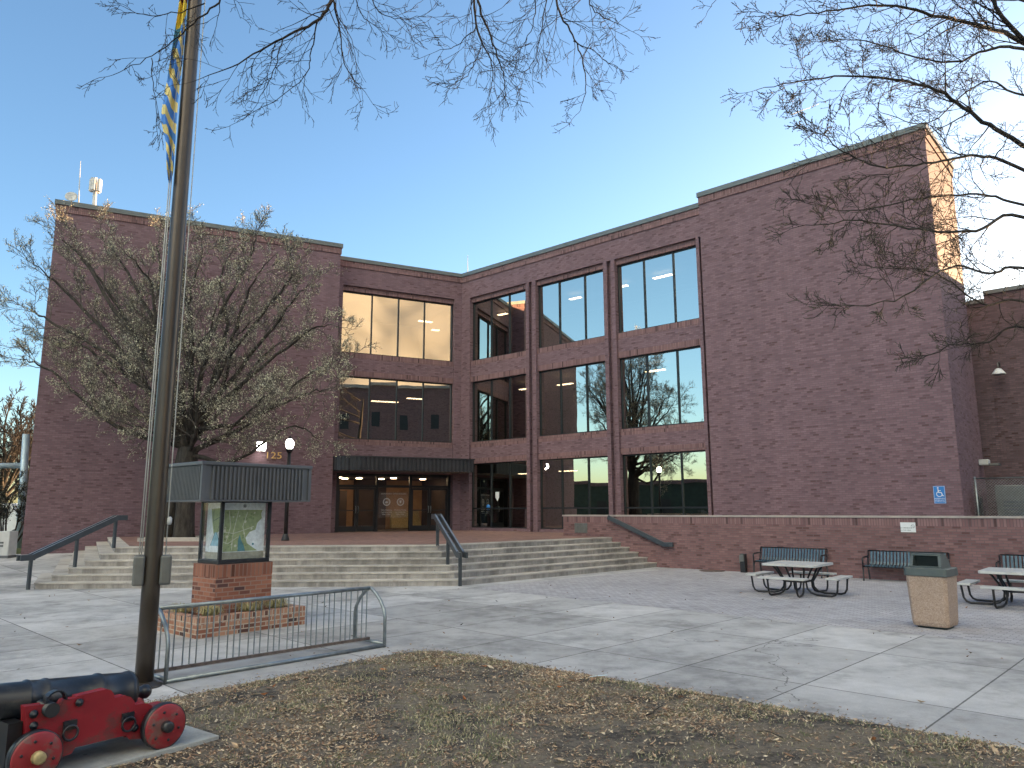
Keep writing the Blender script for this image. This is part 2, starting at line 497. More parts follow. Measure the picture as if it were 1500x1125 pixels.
# ------------------------------------------------------------------ mesh builder
class MB:
    def __init__(s):
        s.v = []; s.f = []; s.m = []; s.swap = []; s.sm = []
        s.uv = {}
    def add(s, verts, faces, mi=0, swap=False, smooth=False):
        o = len(s.v)
        s.v.extend([tuple(p) for p in verts])
        for f in faces:
            s.f.append(tuple(i + o for i in f)); s.m.append(mi); s.swap.append(swap); s.sm.append(smooth)
        return o
    def hexa(s, P, mi=0, swap=False):
        """8 corners: 0-3 bottom loop, 4-7 top loop"""
        s.add(P, [(3, 2, 1, 0), (4, 5, 6, 7), (0, 1, 5, 4), (1, 2, 6, 5), (2, 3, 7, 6), (3, 0, 4, 7)], mi, swap)
    def box(s, x0, x1, y0, y1, z0, z1, mi=0, fr=None, swap=False):
        P = [(x0, y0, z0), (x1, y0, z0), (x1, y1, z0), (x0, y1, z0), (x0, y0, z1), (x1, y0, z1), (x1, y1, z1), (x0, y1, z1)]
        if fr: P = [fr(*p) for p in P]
        s.hexa(P, mi, swap)
    def prism(s, poly, z0, z1, mi=0, fr=None, bottom=True):
        n = len(poly)
        P = [(x, y, z0) for x, y in poly] + [(x, y, z1) for x, y in poly]
        if fr: P = [fr(*p) for p in P]
        F = [(i, (i + 1) % n, n + (i + 1) % n, n + i) for i in range(n)]
        F.append(tuple(range(n, 2 * n)))
        if bottom: F.append(tuple(range(n - 1, -1, -1)))
        s.add(P, F, mi)
    def tube(s, pts, rad, n=6, mi=0, cap=True, smooth=True):
        pts = [Vector(p) for p in pts]
        if not hasattr(rad, '__len__'): rad = [rad] * len(pts)
        k = len(pts)
        t0 = (pts[1] - pts[0]).normalized()
        a = t0.orthogonal().normalized()
        V = []
        for i in range(k):
            if i == 0: t = pts[1] - pts[0]
            elif i == k - 1: t = pts[-1] - pts[-2]
            else: t = pts[i + 1] - pts[i - 1]
            t.normalize()
            a = a - t * a.dot(t)
            if a.length < 1e-6: a = t.orthogonal()
            a.normalize()
            b = t.cross(a)
            for j in range(n):
                an = 2 * PI * j / n
                V.append(pts[i] + (a * math.cos(an) + b * math.sin(an)) * rad[i])
        F = []
        for i in range(k - 1):
            for j in range(n):
                F.append((i * n + j, i * n + (j + 1) % n, (i + 1) * n + (j + 1) % n, (i + 1) * n + j))
        o = s.add(V, F, mi, False, smooth)
        if cap:
            s.f.append(tuple(o + j for j in range(n - 1, -1, -1))); s.m.append(mi); s.swap.append(False); s.sm.append(False)
            s.f.append(tuple(o + (k - 1) * n + j for j in range(n))); s.m.append(mi); s.swap.append(False); s.sm.append(False)
    def bar(s, a, b, w, h, mi=0, up=Vector((0, 0, 1))):
        """rectangular bar from a to b, w across, h in the up direction"""
        a = Vector(a); b = Vector(b)
        t = (b - a).normalized()
        x = t.cross(up)
        if x.length < 1e-4: x = t.orthogonal()
        x.normalize(); y = x.cross(t).normalized()
        P = []
        for p in (a, b):
            for (i, j) in ((-1, -1), (1, -1), (1, 1), (-1, 1)):
                P.append(p + x * (w / 2 * i) + y * (h / 2 * j))
        s.hexa(P, mi)
    def lathe(s, prof, O, A, n=24, mi=0, smooth=True):
        """prof: (t along axis, radius)"""
        A = Vector(A).normalized(); a = A.orthogonal().normalized(); b = A.cross(a)
        V = []; k = len(prof)
        for t, r in prof:
            for j in range(n):
                an = 2 * PI * j / n
                V.append(Vector(O) + A * t + (a * math.cos(an) + b * math.sin(an)) * r)
        F = []
        for i in range(k - 1):
            for j in range(n):
                F.append((i * n + j, i * n + (j + 1) % n, (i + 1) * n + (j + 1) % n, (i + 1) * n + j))
        F.append(tuple(range(n - 1, -1, -1))); F.append(tuple((k - 1) * n + j for j in range(n)))
        s.add(V, F, mi, False, smooth)
    def text(s, body, size, fr, depth=0.004, mi=0, align='CENTER'):
        cu = bpy.data.curves.new('t', 'FONT')
        cu.body = body; cu.size = size; cu.extrude = depth; cu.align_x = align; cu.align_y = 'CENTER'
        cu.resolution_u = 4
        ob = bpy.data.objects.new('t', cu)
        COL.objects.link(ob)
        dg = bpy.context.evaluated_depsgraph_get()
        me = bpy.data.meshes.new_from_object(ob.evaluated_get(dg))
        s.add([fr(*v.co) for v in me.vertices], [tuple(p.vertices) for p in me.polygons], mi)
        bpy.data.objects.remove(ob); bpy.data.curves.remove(cu); bpy.data.meshes.remove(me)
    def build(s, name, mats, parent=None, loc=None, bevel=0.0):
        """link as one mesh object; vertices are world space, moved to the thing's own base"""
        base = Vector((0, 0, 0))
        if parent is not None and parent.get('_b') is not None:
            base = Vector(parent['_b'])
        if loc is not None: base = Vector(loc)
        me = bpy.data.meshes.new(name)
        me.from_pydata([(p[0] - base.x, p[1] - base.y, p[2] - base.z) for p in s.v], [], s.f)
        if not isinstance(mats, (list, tuple)): mats = [mats]
        for m in mats: me.materials.append(MT[m] if isinstance(m, str) else m)
        me.update()
        uvl = me.uv_layers.new(name='UVMap')
        vs = s.v
        for pi, p in enumerate(me.polygons):
            p.material_index = s.m[pi]
            p.use_smooth = s.sm[pi]
            if pi in s.uv:
                for li, q in zip(p.loop_indices, s.uv[pi]): uvl.data[li].uv = q
                continue
            n = p.normal
            if abs(n.z) > 0.8:
                for li in p.loop_indices:
                    q = vs[me.loops[li].vertex_index]
                    uvl.data[li].uv = (q[0], q[1])
            else:
                h = math.hypot(n.x, n.y)
                tx, ty = -n.y / h, n.x / h
                sw = s.swap[pi]
                for li in p.loop_indices:
                    q = vs[me.loops[li].vertex_index]
                    u = q[0] * tx + q[1] * ty
                    uvl.data[li].uv = (q[2], u) if sw else (u, q[2])
        ob = bpy.data.objects.new(name, me)
        COL.objects.link(ob)
        if parent is not None:
            ob.parent = parent
            ob['_b'] = list(base)
        else:
            ob.location = base
            ob['_b'] = list(base)
        if bevel:
            bv = ob.modifiers.new('bevel', 'BEVEL')
            bv.width = bevel; bv.segments = 2; bv.limit_method = 'ANGLE'; bv.angle_limit = R(40)
        return ob

def tag(o, label=None, cat=None, group=None, kind=None):
    if label: o['label'] = label
    if cat: o['category'] = cat
    if group: o['group'] = group
    if kind: o['kind'] = kind
    return o

def thing(name, label, cat, loc=(0, 0, 0), rz=0.0, group=None, local=False):
    o = bpy.data.objects.new(name, None)
    o.empty_display_size = 0.3
    COL.objects.link(o)
    o.location = loc
    o.rotation_euler = (0, 0, rz)
    o['_b'] = [0, 0, 0] if local else list(loc)
    return tag(o, label, cat, group)

def dup(root, loc, rz=None, label=None):
    def cpy(o, par):
        c = o.copy()
        COL.objects.link(c)
        if par is not None: c.parent = par
        for ch in list(o.children): cpy(ch, c)
        return c
    r = cpy(root, None)
    r.location = loc
    if rz is not None: r.rotation_euler = (0, 0, rz)
    if label: r['label'] = label
    return r

# ------------------------------------------------------------------ building frame
H1, H2 = R(-48.375), R(63.29)
C0 = Vector((-2.70, 38.74, 0))
dR = Vector((-math.sin(H1), -math.cos(H1), 0))       # along the right wing, away from the inner corner
nR = Vector((-math.cos(H1), math.sin(H1), 0))        # its outward normal
dL = Vector((-math.sin(H2), -math.cos(H2), 0))
nL = Vector((math.cos(H2), -math.sin(H2), 0))
def FR(s, o, z): return C0 + dR * s + nR * o + Vector((0, 0, z))
def FL(s, o, z): return C0 + dL * s + nL * o + Vector((0, 0, z))

# ------------------------------------------------------------------ ground
def sheet(name, poly, z, mat, sub=None):
    mb = MB()
    mb.add([(x, y, z) for x, y in poly], [tuple(range(len(poly)))])
    # make sure it faces up
    a = sum(poly[i][0] * poly[(i + 1) % len(poly)][1] - poly[(i + 1) % len(poly)][0] * poly[i][1] for i in range(len(poly)))
    if a < 0: mb.f[0] = tuple(reversed(mb.f[0]))
    o = mb.build(name, mat)
    return tag(o, kind='structure')

sheet('ground', [(-3000, -3000), (3000, -3000), (3000, 3000), (-3000, 3000)], -0.02, 'field')
sheet('plaza', [(-40, -12), (34, -12), (34, 16), (8, 40), (-4, 40), (-18.5, 31), (-17, 22), (-40, 15)], 0.0, 'concrete')
sheet('road', [(-200, 44), (-15, 62), (-15, 70), (-200, 52)], -0.012, 'asphalt')
# rising ground at the far left
mb = MB()
mb.add([(-12.7, 20.8, -0.006), (-40, 12, 0.02), (-40, 28.6, 0.42), (-20.5, 29.5, 0.42), (-16.9, 30.5, 0.43), (-14.5, 24.5, 0.2)], [(0, 5, 1), (1, 5, 2), (2, 5, 3), (3, 5, 4)])
tag(mb.build('side_path', 'concrete'), kind='structure')
mb = MB()
mb.add([(-40, 28.6, 0.424), (-20.5, 29.5, 0.424), (-19.2, 30.5, 0.45), (-22, 42, 0.5), (-60, 60, 0.5), (-60, 28, 0.42)], [(0, 1, 2, 3, 4, 5)])
tag(mb.build('side_lawn', 'field'), kind='structure')
# brick pavers in front of the low wall
q = lambda s, o: tuple(FR(s, o, 0)[:2])
pv = [(-0.9, 20.3), (-0.75, 20.95), (6.05, 27.15), q(14.6, 2.9), q(60, 2.9)]
_d = Vector((0.719, -0.695, 0))
pv.append(tuple((Vector((-0.9, 20.3, 0)) + _d * 50)[:2]))
sheet('paving', pv, 0.004, 'paver')

# ------------------------------------------------------------------ lawn in the foreground
LAWN = [(-11.5, -3), (-9.0, 2.95), (-3.96, 8.69), (-2.69, 10.17), (-2.06, 11.0), (-1.62, 11.5), (-1.3, 11.62), (-0.95, 11.5), (-0.51, 11.17), (0.7, 10.11), (1.98, 9.1), (2.69, 8.48), (3.86, 7.45), (4.48, 6.94), (9, 3.1), (15.5, -3)]
def inpoly(x, y, P):
    c = False
    j = len(P) - 1
    for i in range(len(P)):
        if (P[i][1] > y) != (P[j][1] > y) and x < (P[j][0] - P[i][0]) * (y - P[i][1]) / (P[j][1] - P[i][1]) + P[i][0]:
            c = not c
        j = i
    return c
def edged(x, y, P):
    best = 1e9
    for i in range(len(P)):
        a = Vector((*P[i], 0)); b = Vector((*P[(i + 1) % len(P)], 0)); p = Vector((x, y, 0))
        t = max(0, min(1, (p - a).dot(b - a) / (b - a).length_squared))
        best = min(best, (p - a - (b - a) * t).length)
    return best
from mathutils import noise as mno
def lawn_z(x, y):
    e = edged(x, y, LAWN)
    k = min(1, e / 0.5)
    return 0.012 + k * (0.045 + 0.035 * mno.noise((x * 0.8, y * 0.8, 0)) + 0.012 * mno.noise((x * 5, y * 5, 2)))
import bmesh
bm = bmesh.new()
step = 0.22
gx = {}
xs = [(-11.5 + step * i) for i in range(int(27 / step) + 1)]
ys = [(-3 + step * i) for i in range(int(14.8 / step) + 1)]
def gv(i, j):
    k = (i, j)
    if k not in gx:
        gx[k] = bm.verts.new((xs[i], ys[j], 0))
    return gx[k]
inside = {}
for i in range(len(xs)):
    for j in range(len(ys)):
        inside[i, j] = inpoly(xs[i], ys[j], LAWN)
for i in range(len(xs) - 1):
    for j in range(len(ys) - 1):
        if all(inside[a, b] for a, b in ((i, j), (i + 1, j), (i + 1, j + 1), (i, j + 1))):
            bm.faces.new((gv(i, j), gv(i + 1, j), gv(i + 1, j + 1), gv(i, j + 1)))
# snap the rim to the polygon edge
def nearest(x, y, P):
    best = None
    for i in range(len(P)):
        a = Vector((*P[i], 0)); b = Vector((*P[(i + 1) % len(P)], 0)); p = Vector((x, y, 0))
        t = max(0, min(1, (p - a).dot(b - a) / (b - a).length_squared))
        c = a + (b - a) * t
        d = (p - c).length
        if best is None or d < best[0]: best = (d, c)
    return best[1]
rim = [v for v in bm.verts if v.is_boundary]
for v in rim:
    c = nearest(v.co.x, v.co.y, LAWN)
    nn = 0.06 * mno.noise((c.x * 2.3, c.y * 2.3, 5))
    v.co.x, v.co.y = c.x + nn, c.y + nn
for v in bm.verts:
    v.co.z = 0.008 if v in rim else lawn_z(v.co.x, v.co.y)
for f in bm.faces: f.smooth = True
me = bpy.data.meshes.new('lawn'); bm.to_mesh(me); bm.free()
me.materials.append(MT['lawn'])
o = bpy.data.objects.new('lawn', me); COL.objects.link(o); tag(o, kind='structure')

CAN_D = Vector((-0.6, -0.8, 0)); CAN_B = Vector((0.8, -0.6, 0))
PADC = Vector((-2.68, 7.18, 0))
PAD = [PADC, PADC - CAN_B * 1.3, PADC - CAN_B * 1.3 + CAN_D * 2.6, PADC + CAN_D * 2.6]
PADP = [tuple(p[:2]) for p in PAD]

# scattered litter and grass
def scatter(n, xr, yr, keep):
    out = []
    while len(out) < n:
        x = rnd.uniform(*xr); y = rnd.uniform(*yr)
        if keep(x, y): out.append((x, y))
    return out
def dens(x, y, sc, seed):
    return 0.5 + 0.5 * mno.noise((x * sc, y * sc, seed))
vis = lambda x, y: y > 4.6 and abs(x) < y * 0.80 and inpoly(x, y, LAWN) and not inpoly(x, y, PADP)
mb = MB()
def leaf(mb, x, y, z, size, mi, flat=0.5):
    a = rnd.uniform(0, 2 * PI)
    u = Vector((math.cos(a), math.sin(a), rnd.uniform(-flat, flat))).normalized()
    nrm = Vector((rnd.uniform(-flat, flat), rnd.uniform(-flat, flat), 1)).normalized()
    s_ = u.cross(nrm).normalized()
    wdt = size * rnd.uniform(0.22, 0.5)
    c = Vector((x, y, z))
    lift = nrm * size * rnd.uniform(0.0, 0.3)
    P = [c - u * size * 0.5, c - s_ * wdt * .5 + lift * .3 - u * size * .1, c + u * size * 0.5 + lift, c + s_ * wdt * .5 + lift * .3 + u * size * .05, c + u * .05 * size - nrm * size * 0.08]
    mb.add(P, [(0, 1, 4), (1, 2, 4), (2, 3, 4), (3, 0, 4)], mi)
for x, y in scatter(42000, (-9.5, 9), (4.5, 11.7), lambda x, y: vis(x, y) and rnd.random() < 0.09 + 2.4 * max(0, dens(x, y, 0.8, 3) * 0.65 + dens(x, y, 2.6, 8) * 0.35 - 0.44)):
    sz = rnd.choice((0.014, 0.02, 0.026, 0.034, 0.045)) * rnd.uniform(0.8, 1.3)
    leaf(mb, x, y, lawn_z(x, y) + 0.008, sz, rnd.choices((0, 1, 2, 3), (5, 3.5, 4, 2.5))[0])
for x, y in scatter(140, (-7, 8), (5, 11.6), vis):
    leaf(mb, x, y, lawn_z(x, y) + 0.015, rnd.uniform(0.07, 0.13), rnd.choices((0, 1, 2, 4), (4, 3, 3, 1.2))[0])
# stray leaves on the paving
onconc = lambda x, y: not inpoly(x, y, LAWN) and abs(x) < y * 0.75
for x, y in scatter(900, (-9, 9), (6, 14), lambda x, y: onconc(x, y) and edged(x, y, LAWN) < abs(rnd.gauss(0, 0.16))):
    leaf(mb, x, y, 0.01, rnd.uniform(0.02, 0.05), rnd.choices((0, 1, 2, 3), (3, 3, 1, 4))[0], 0.3)
for x, y in scatter(130, (-12, 16), (7, 24), lambda x, y: onconc(x, y) and not inpoly(x, y, [(-13.2, 20.3), (-1.4, 20.8), (5.5, 27), (3, 40), (-20, 40)]) and FR(0, 0, 0) is not None and (Vector((x, y, 0)) - C0).dot(nR) > 3.6):
    leaf(mb, x, y, 0.012, rnd.uniform(0.03, 0.10), rnd.choices((0, 1, 3, 4), (3, 3, 4, .6))[0], 0.25)
tag(mb.build('leaf_litter', ['lit1', 'lit2', 'lit3', 'lit4', 'lit5']), 'brown dry leaf litter strewn over the worn lawn', 'leaf litter', kind='stuff')
mb = MB()
for x, y in scatter(24000, (-9.5, 9), (4.5, 11.8), lambda x, y: vis(x, y) and rnd.random() < 0.03 + 2.6 * max(0, dens(x, y, 0.8, 21) * 0.6 + dens(x, y, 3.1, 5) * 0.4 - 0.5)):
    z = lawn_z(x, y)
    a = rnd.uniform(0, 2 * PI); h = rnd.uniform(0.008, 0.032); ln = rnd.uniform(0.015, 0.05); wd = rnd.uniform(0.0025, 0.005)
    d = Vector((math.cos(a), math.sin(a), 0)); s_ = Vector((-d.y, d.x, 0)) * wd
    p = Vector((x, y, z - 0.004)); m_ = p + d * ln * 0.45 + Vector((0, 0, h * 0.8)); t_ = p + d * ln + Vector((0, 0, h))
    mb.add([p - s_, p + s_, m_ + s_ * .8, m_ - s_ * .8, t_], [(0, 1, 2, 3), (3, 2, 4)], rnd.choices((0, 1), (2, 3))[0])
tag(mb.build('grass', ['gr1', 'gr2']), 'thin short grass growing through the leaf litter', 'grass', kind='stuff')

def stick(px, py, ln, r, ang, label):
    p = gnd(px, py); p.z = lawn_z(p.x, p.y) + 0.015 if inpoly(p.x, p.y, LAWN) else 0.012
    d = Vector((math.cos(ang), math.sin(ang), 0.06))
    mb = MB()
    pts = [p + d * ln * t + Vector((rnd.uniform(-.02, .02), rnd.uniform(-.02, .02), 0.012 * (t > .3) + rnd.uniform(0, .02))) for t in (0, .25, .5, .75, 1)]
    mb.tube(pts, [r, r * .9, r * .8, r * .6, r * .35], 6)
    mb.tube([pts[2], pts[2] + Vector((-d.y, d.x, .08)) * ln * .25 + d * .08], [r * .5, r * .25], 5)
    tag(mb.build('fallen_stick', 'bark', loc=p), label, 'stick')
stick(950, 1058, 0.33, 0.009, 0.9, 'bent grey stick lying on the leaf litter, right of lawn centre')
stick(1150, 1096, 0.22, 0.005, 2.6, 'thin stick on the bare soil near the lawn right edge')
mb = MB()
p = gnd(877, 998); p.z = lawn_z(p.x, p.y) + 0.03
mb.box(-0.11, 0.11, -0.012, 0.012, 0, 0.004, fr=lambda x, y, z: p + Vector((x, y + 0.02 * math.sin(x * 20), z + x * 0.05)))
tag(mb.build('plastic_strip', 'rubbish', loc=p), 'pale blue plastic strip dropped on the lawn edge beside the slabs', 'litter')

# ------------------------------------------------------------------ main building
B = thing('brick_building', 'three storey brown brick office building with two wings and dark reflective windows', 'building', tuple(C0))
ZG, ZT_W, ZT_B = -0.05, 14.72, 15.13
PB = MB()      # plain brick + soldier courses, slot lining
def wallbox(F, s0, s1, o0, o1, z0, z1, mi=0, swap=False, mb_=None):
    (mb_ or PB).box(s0, s1, o0, o1, z0, z1, mi, F, swap)

# --- right wing
bays = [(0.62, 4.54), (5.18, 9.22), (9.85, 13.91)]
floors = [(1.17, 4.41), (5.52, 8.70), (9.83, 12.95)]
HEAD = 13.27
RB = -6.5      # back of the wings
REC = -0.12    # recess of the spandrels
wm = MB()
def vs(F, s0, s1, o0, o1, z0, z1, mi=0, swap=False): wm.box(s0, s1, o0, o1, z0, z1, mi, F, swap)
# piers
vs(FR, 0.0, 0.62, -0.6, 0.0, ZG, HEAD)
for a, b in ((4.54, 4.73), (4.95, 5.18), (9.22, 9.42), (9.64, 9.85), (13.91, 14.05)):
    vs(FR, a, b, -0.6, 0.0, ZG, HEAD)
for a, b in ((4.73, 4.95), (9.42, 9.64), (14.05, 14.17)):
    vs(FR, a, b, -0.6, -0.20, ZG, HEAD)
# parapet zone above the heads
vs(FR, 0.0, 14.17, -0.6, 0.0, HEAD, 14.22)
vs(FR, 0.0, 14.17, -0.6, 0.045, 14.22, 14.52, 1, True)
# spandrels with soldier courses
def spandrel(F, a, b, z0, z1):
    vs(F, a, b, -0.6, REC, z0, z1)
def soldier(F, a, b, z0, z1, o=REC):
    vs(F, a, b, -0.6, o, z0, z1, 1, True)
for a, b in bays:
    soldier(FR, a, b, 13.02, HEAD)
    for (l0, l1), (u0, u1) in ((floors[0], floors[1]), (floors[1], floors[2])):
        soldier(FR, a, b, l1 + 0.0, l1 + 0.27)
        spandrel(FR, a, b, l1 + 0.27, u0 - 0.27)
        soldier(FR, a, b, u0 - 0.27, u0)
    vs(FR, a, b, -0.6, REC, ZG, 1.17)
wm.build('wall', ['brick', 'soldier'], B)
# back / roof of the right wing
wm = MB()
vs(FR, -3.0, 22.0, RB - 0.3, RB, ZG, 14.3)
vs(FR, 0.0, 14.17, RB, -0.6, 14.28, 14.36)
wm.build('rear_wall', ['brick'], B)
cm = MB()
cm.box(0.0, 14.17, -0.7, 0.10, 14.52, ZT_W, 0, FR)
cm.build('coping', ['coping'], B)

# --- right block
wm = MB()
BO = 0.07
vs(FR, 14.17, 22.68, -4.05, BO, ZG, 14.62)
vs(FR, 14.17, 22.72, -4.09, BO + 0.045, 14.62, 14.93, 1, True)
wm.build('wall', ['brick', 'soldier'], B)
cm = MB()
cm.box(14.13, 22.77, -4.14, BO + 0.10, 14.93, ZT_B, 0, FR)
cm.build('coping', ['coping'], B)

# --- left wing
LBAY = (0.42, 6.45)
LFL = [(5.52, 8.66), (9.84, 12.95)]
wm = MB()
vs(FL, 0.0, 0.42, -0.6, 0.0, ZG, HEAD)
vs(FL, 6.45, 7.2, -0.6, 0.0, ZG, HEAD)
vs(FL, 0.0, 7.2, -0.6, 0.0, HEAD, 14.22)
vs(FL, 0.0, 7.2, -0.6, 0.045, 14.22, 14.52, 1, True)
soldier(FL, *LBAY, 13.02, HEAD)
soldier(FL, *LBAY, 8.66, 8.93); spandrel(FL, *LBAY, 8.93, 9.57); soldier(FL, *LBAY, 9.57, 9.84)
soldier(FL, *LBAY, 5.25, 5.52); spandrel(FL, *LBAY, 3.86, 5.25)
wm.build('wall', ['brick', 'soldier'], B)
wm = MB()
vs(FL, -3.0, 8.0, RB - 0.35, RB - 0.05, ZG, 14.25)
vs(FL, 0.0, 7.2, RB, -0.6, 14.24, 14.33)
wm.build('rear_wall', ['brick'], B)
cm = MB()
cm.box(0.0, 6.84, -0.7, 0.10, 14.52, ZT_W - 0.006, 0, FL)
cm.build('coping', ['coping'], B)
# --- left block
wm = MB()
LO = 0.8
vs(FL, 6.83, 18.87, -18.0, LO, ZG, 14.55)
vs(FL, 6.79, 18.91, -18.04, LO + 0.045, 14.55, 14.86, 1, True)
wm.build('wall', ['brick', 'soldier'], B)
cm = MB()
cm.box(6.74, 18.96, -18.1, LO + 0.10, 14.86, 15.06, 0, FL)
cm.build('coping', ['coping'], B)

# --- windows
GLZ = -0.30
def window(F, s0, s1, z0, z1, mulls, transom=None, jamb0=True):
    fm = MB()
    fw, fo0, fo1 = 0.055, GLZ - 0.06, GLZ + 0.06
    fm.box(s0, s1, fo0, fo1, z0, z0 + fw, 0, F); fm.box(s0, s1, fo0, fo1, z1 - fw, z1, 0, F)
    fm.box(s0, s0 + fw, fo0, fo1, z0 + fw, z1 - fw, 0, F); fm.box(s1 - fw, s1, fo0, fo1, z0 + fw, z1 - fw, 0, F)
    for m in mulls:
        fm.box(m - 0.03, m + 0.03, fo0, fo1, z0 + fw, z1 - fw, 0, F)
    if transom:
        xs_ = [s0 + fw] + [x for m in mulls for x in (m - 0.03, m + 0.03)] + [s1 - fw]
        for i in range(0, len(xs_), 2):
            fm.box(xs_[i], xs_[i + 1], fo0, fo1, transom - 0.035, transom + 0.035, 0, F)
    fr_ = fm.build('window', ['bronze'], B)
    g = MB()
    ed = [s0 + fw] + list(mulls) + [s1 - fw]
    zz = [z0 + fw] + ([transom] if transom else []) + [z1 - fw]
    for i in range(len(ed) - 1):
        for k in range(len(zz) - 1):
            j = [rnd.gauss(0, 0.0022) for _ in range(3)]
            P = []
            for (s, z) in ((ed[i], zz[k]), (ed[i + 1], zz[k]), (ed[i + 1], zz[k + 1]), (ed[i], zz[k + 1])):
                tilt = j[0] * (s - (ed[i] + ed[i + 1]) / 2) + j[1] * (z - (zz[k] + zz[k + 1]) / 2)
                P.append(F(s, GLZ + tilt, z))
            g.add(P, [(0, 1, 2, 3)])
    g.build('pane', ['glass'], fr_)
    return fr_
for bi, (a, b) in enumerate(bays):
    for fi, (z0, z1) in enumerate(floors):
        if bi == 0: ml = (1.95, 3.22)
        elif bi == 1: ml = (6.47, 7.99)
        else: ml = (11.22, 12.68)
        window(FR, a, b, z0, z1 + (0.07 if fi == 2 else 0), ml, 2.13 if fi == 0 else None)
for z0, z1 in LFL:
    window(FL, LBAY[0], LBAY[1], z0, z1 + (0.07 if z0 > 9 else 0), (2.02, 3.45, 4.87))
# stickers on the ground floor glass
st = MB()
p = onplane(715, 743, FR(0, GLZ + 0.01, 0), nR)
st.lathe([(0, 0.14), (0.004, 0.14)], p, nR, 20)
st.build('round_sticker', ['signblue'], B)
p = onplane(728.5, 727, FR(0, GLZ + 0.01, 0), nR)
st = MB()
uu = dR
pts = [(-.13, .22), (.13, .22), (.13, -.05), (0, -.25), (-.13, -.05)]
st.add([p + uu * x + Vector((0, 0, z)) for x, z in pts], [(0, 1, 2, 3, 4)])
st.build('door_sticker', ['white'], B)

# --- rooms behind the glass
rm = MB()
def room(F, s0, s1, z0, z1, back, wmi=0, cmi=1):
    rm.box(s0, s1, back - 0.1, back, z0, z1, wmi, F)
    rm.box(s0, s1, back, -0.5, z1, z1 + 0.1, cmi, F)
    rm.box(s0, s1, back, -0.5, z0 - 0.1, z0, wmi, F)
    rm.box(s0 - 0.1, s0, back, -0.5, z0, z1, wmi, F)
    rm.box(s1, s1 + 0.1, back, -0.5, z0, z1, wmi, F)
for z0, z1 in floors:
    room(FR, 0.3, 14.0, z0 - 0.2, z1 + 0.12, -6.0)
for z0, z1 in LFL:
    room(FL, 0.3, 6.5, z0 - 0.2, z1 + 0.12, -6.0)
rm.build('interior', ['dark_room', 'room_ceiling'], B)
def ceil_light(px, py, F, n_, d_, ln, off=-2.6):
    p = onplane(px, py, F(0, off, 0), n_)
    a = MB()
    a.box(-ln / 2, ln / 2, -.12, .12, -.015, .015, 0, lambda x, y, z: p + d_ * x + n_ * y + Vector((0, 0, z)))
    a.build('ceiling_light', ['ceil_lamp'], B)
for px, py, ln in ((734, 461, .9), (843, 437, .7), (914, 419, .4), (971, 405, 1.0), (718, 577, .5), (768, 570, .6), (828, 563, .9), (960, 543, 1.0), (720, 695, .9), (767, 694, .6), (832, 690, 1.0)):
    ceil_light(px, py, FR, nR, dR, ln)
for px, py, ln in ((623, 471, .8), (641, 484, .7), (555, 588, .8), (608, 584, .9), (574, 589, .7)):
    ceil_light(px, py, FL, nL, dL, ln)

# --- entrance
E0, E1 = 0.42, 6.42
DO = -0.45
lob = MB()
lob.box(0.3, 6.6, -5.1, -5.0, T, 3.8, 0, FL)
lob.box(0.3, 6.6, -5.0, -0.62, 3.72, 3.8, 1, FL)
lob.box(0.3, 6.6, -5.0, -0.62, T - 0.1, T + 0.001, 1, FL)
lob.box(0.2, 0.3, -5.0, -0.62, T, 3.72, 1, FL); lob.box(6.6, 6.7, -5.0, -0.62, T, 3.72, 1, FL)
lob.box(2.55, 4.3, -4.98, -4.6, T, 3.7, 1, FL)             # dark column in the lobby
lob.box(4.9, 5.6, -4.9, -4.0, T, 3.1, 1, FL)
for k in range(5):
    lob.box(0.5, 2.2, -4.95 + 0.1 * k, -4.9 + 0.1 * k, T + 0.05, T + 1.0 - 0.17 * k, 2, FL)   # stacked wall panels
lob.build('lobby', ['lobby_wall', 'lobby_dark', 'wood'], B)
for s, o in ((1.2, -2.4), (3.1, -1.6), (3.4, -2.8), (4.7, -2.4), (5.3, -3.0), (5.9, -1.8)):
    ll = MB()
    ll.lathe([(0, 0.16), (-0.03, 0.16)], FL(s, o, 3.715), (0, 0, 1), 14)
    ll.build('lobby_light', ['lobby_lamp'], B)
pm = MB()
pm.box(E0, 0.56, -0.6, DO + 0.1, ZG, 3.86, 0, FL); pm.box(6.26, 6.83, -0.6, DO + 0.25, ZG, 3.86, 0, FL)
pm.box(0.56, 6.26, DO - 0.08, DO + 0.1, 3.74, 3.86, 0, FL)
pm.box(0.56, 6.26, DO - 0.06, DO + 0.06, 3.18, 3.30, 0, FL)
for s in (2.57, 4.31):
    pm.box(s - 0.06, s + 0.06, DO - 0.06, DO + 0.07, T, 3.74, 0, FL)
pm.build('entrance_frame', ['bronze'], B)
gm = MB()
for a, b in ((0.56, 2.51), (2.63, 4.25), (4.37, 6.26)):
    gm.add([FL(a, DO, 3.30), FL(b, DO, 3.30), FL(b, DO, 3.74), FL(a, DO, 3.74)], [(0, 1, 2, 3)])
gm.add([FL(2.63, DO, T), FL(4.25, DO, T), FL(4.25, DO, 3.18), FL(2.63, DO, 3.18)], [(0, 1, 2, 3)])
gm.build('entrance_glass', ['door_glass'], B)
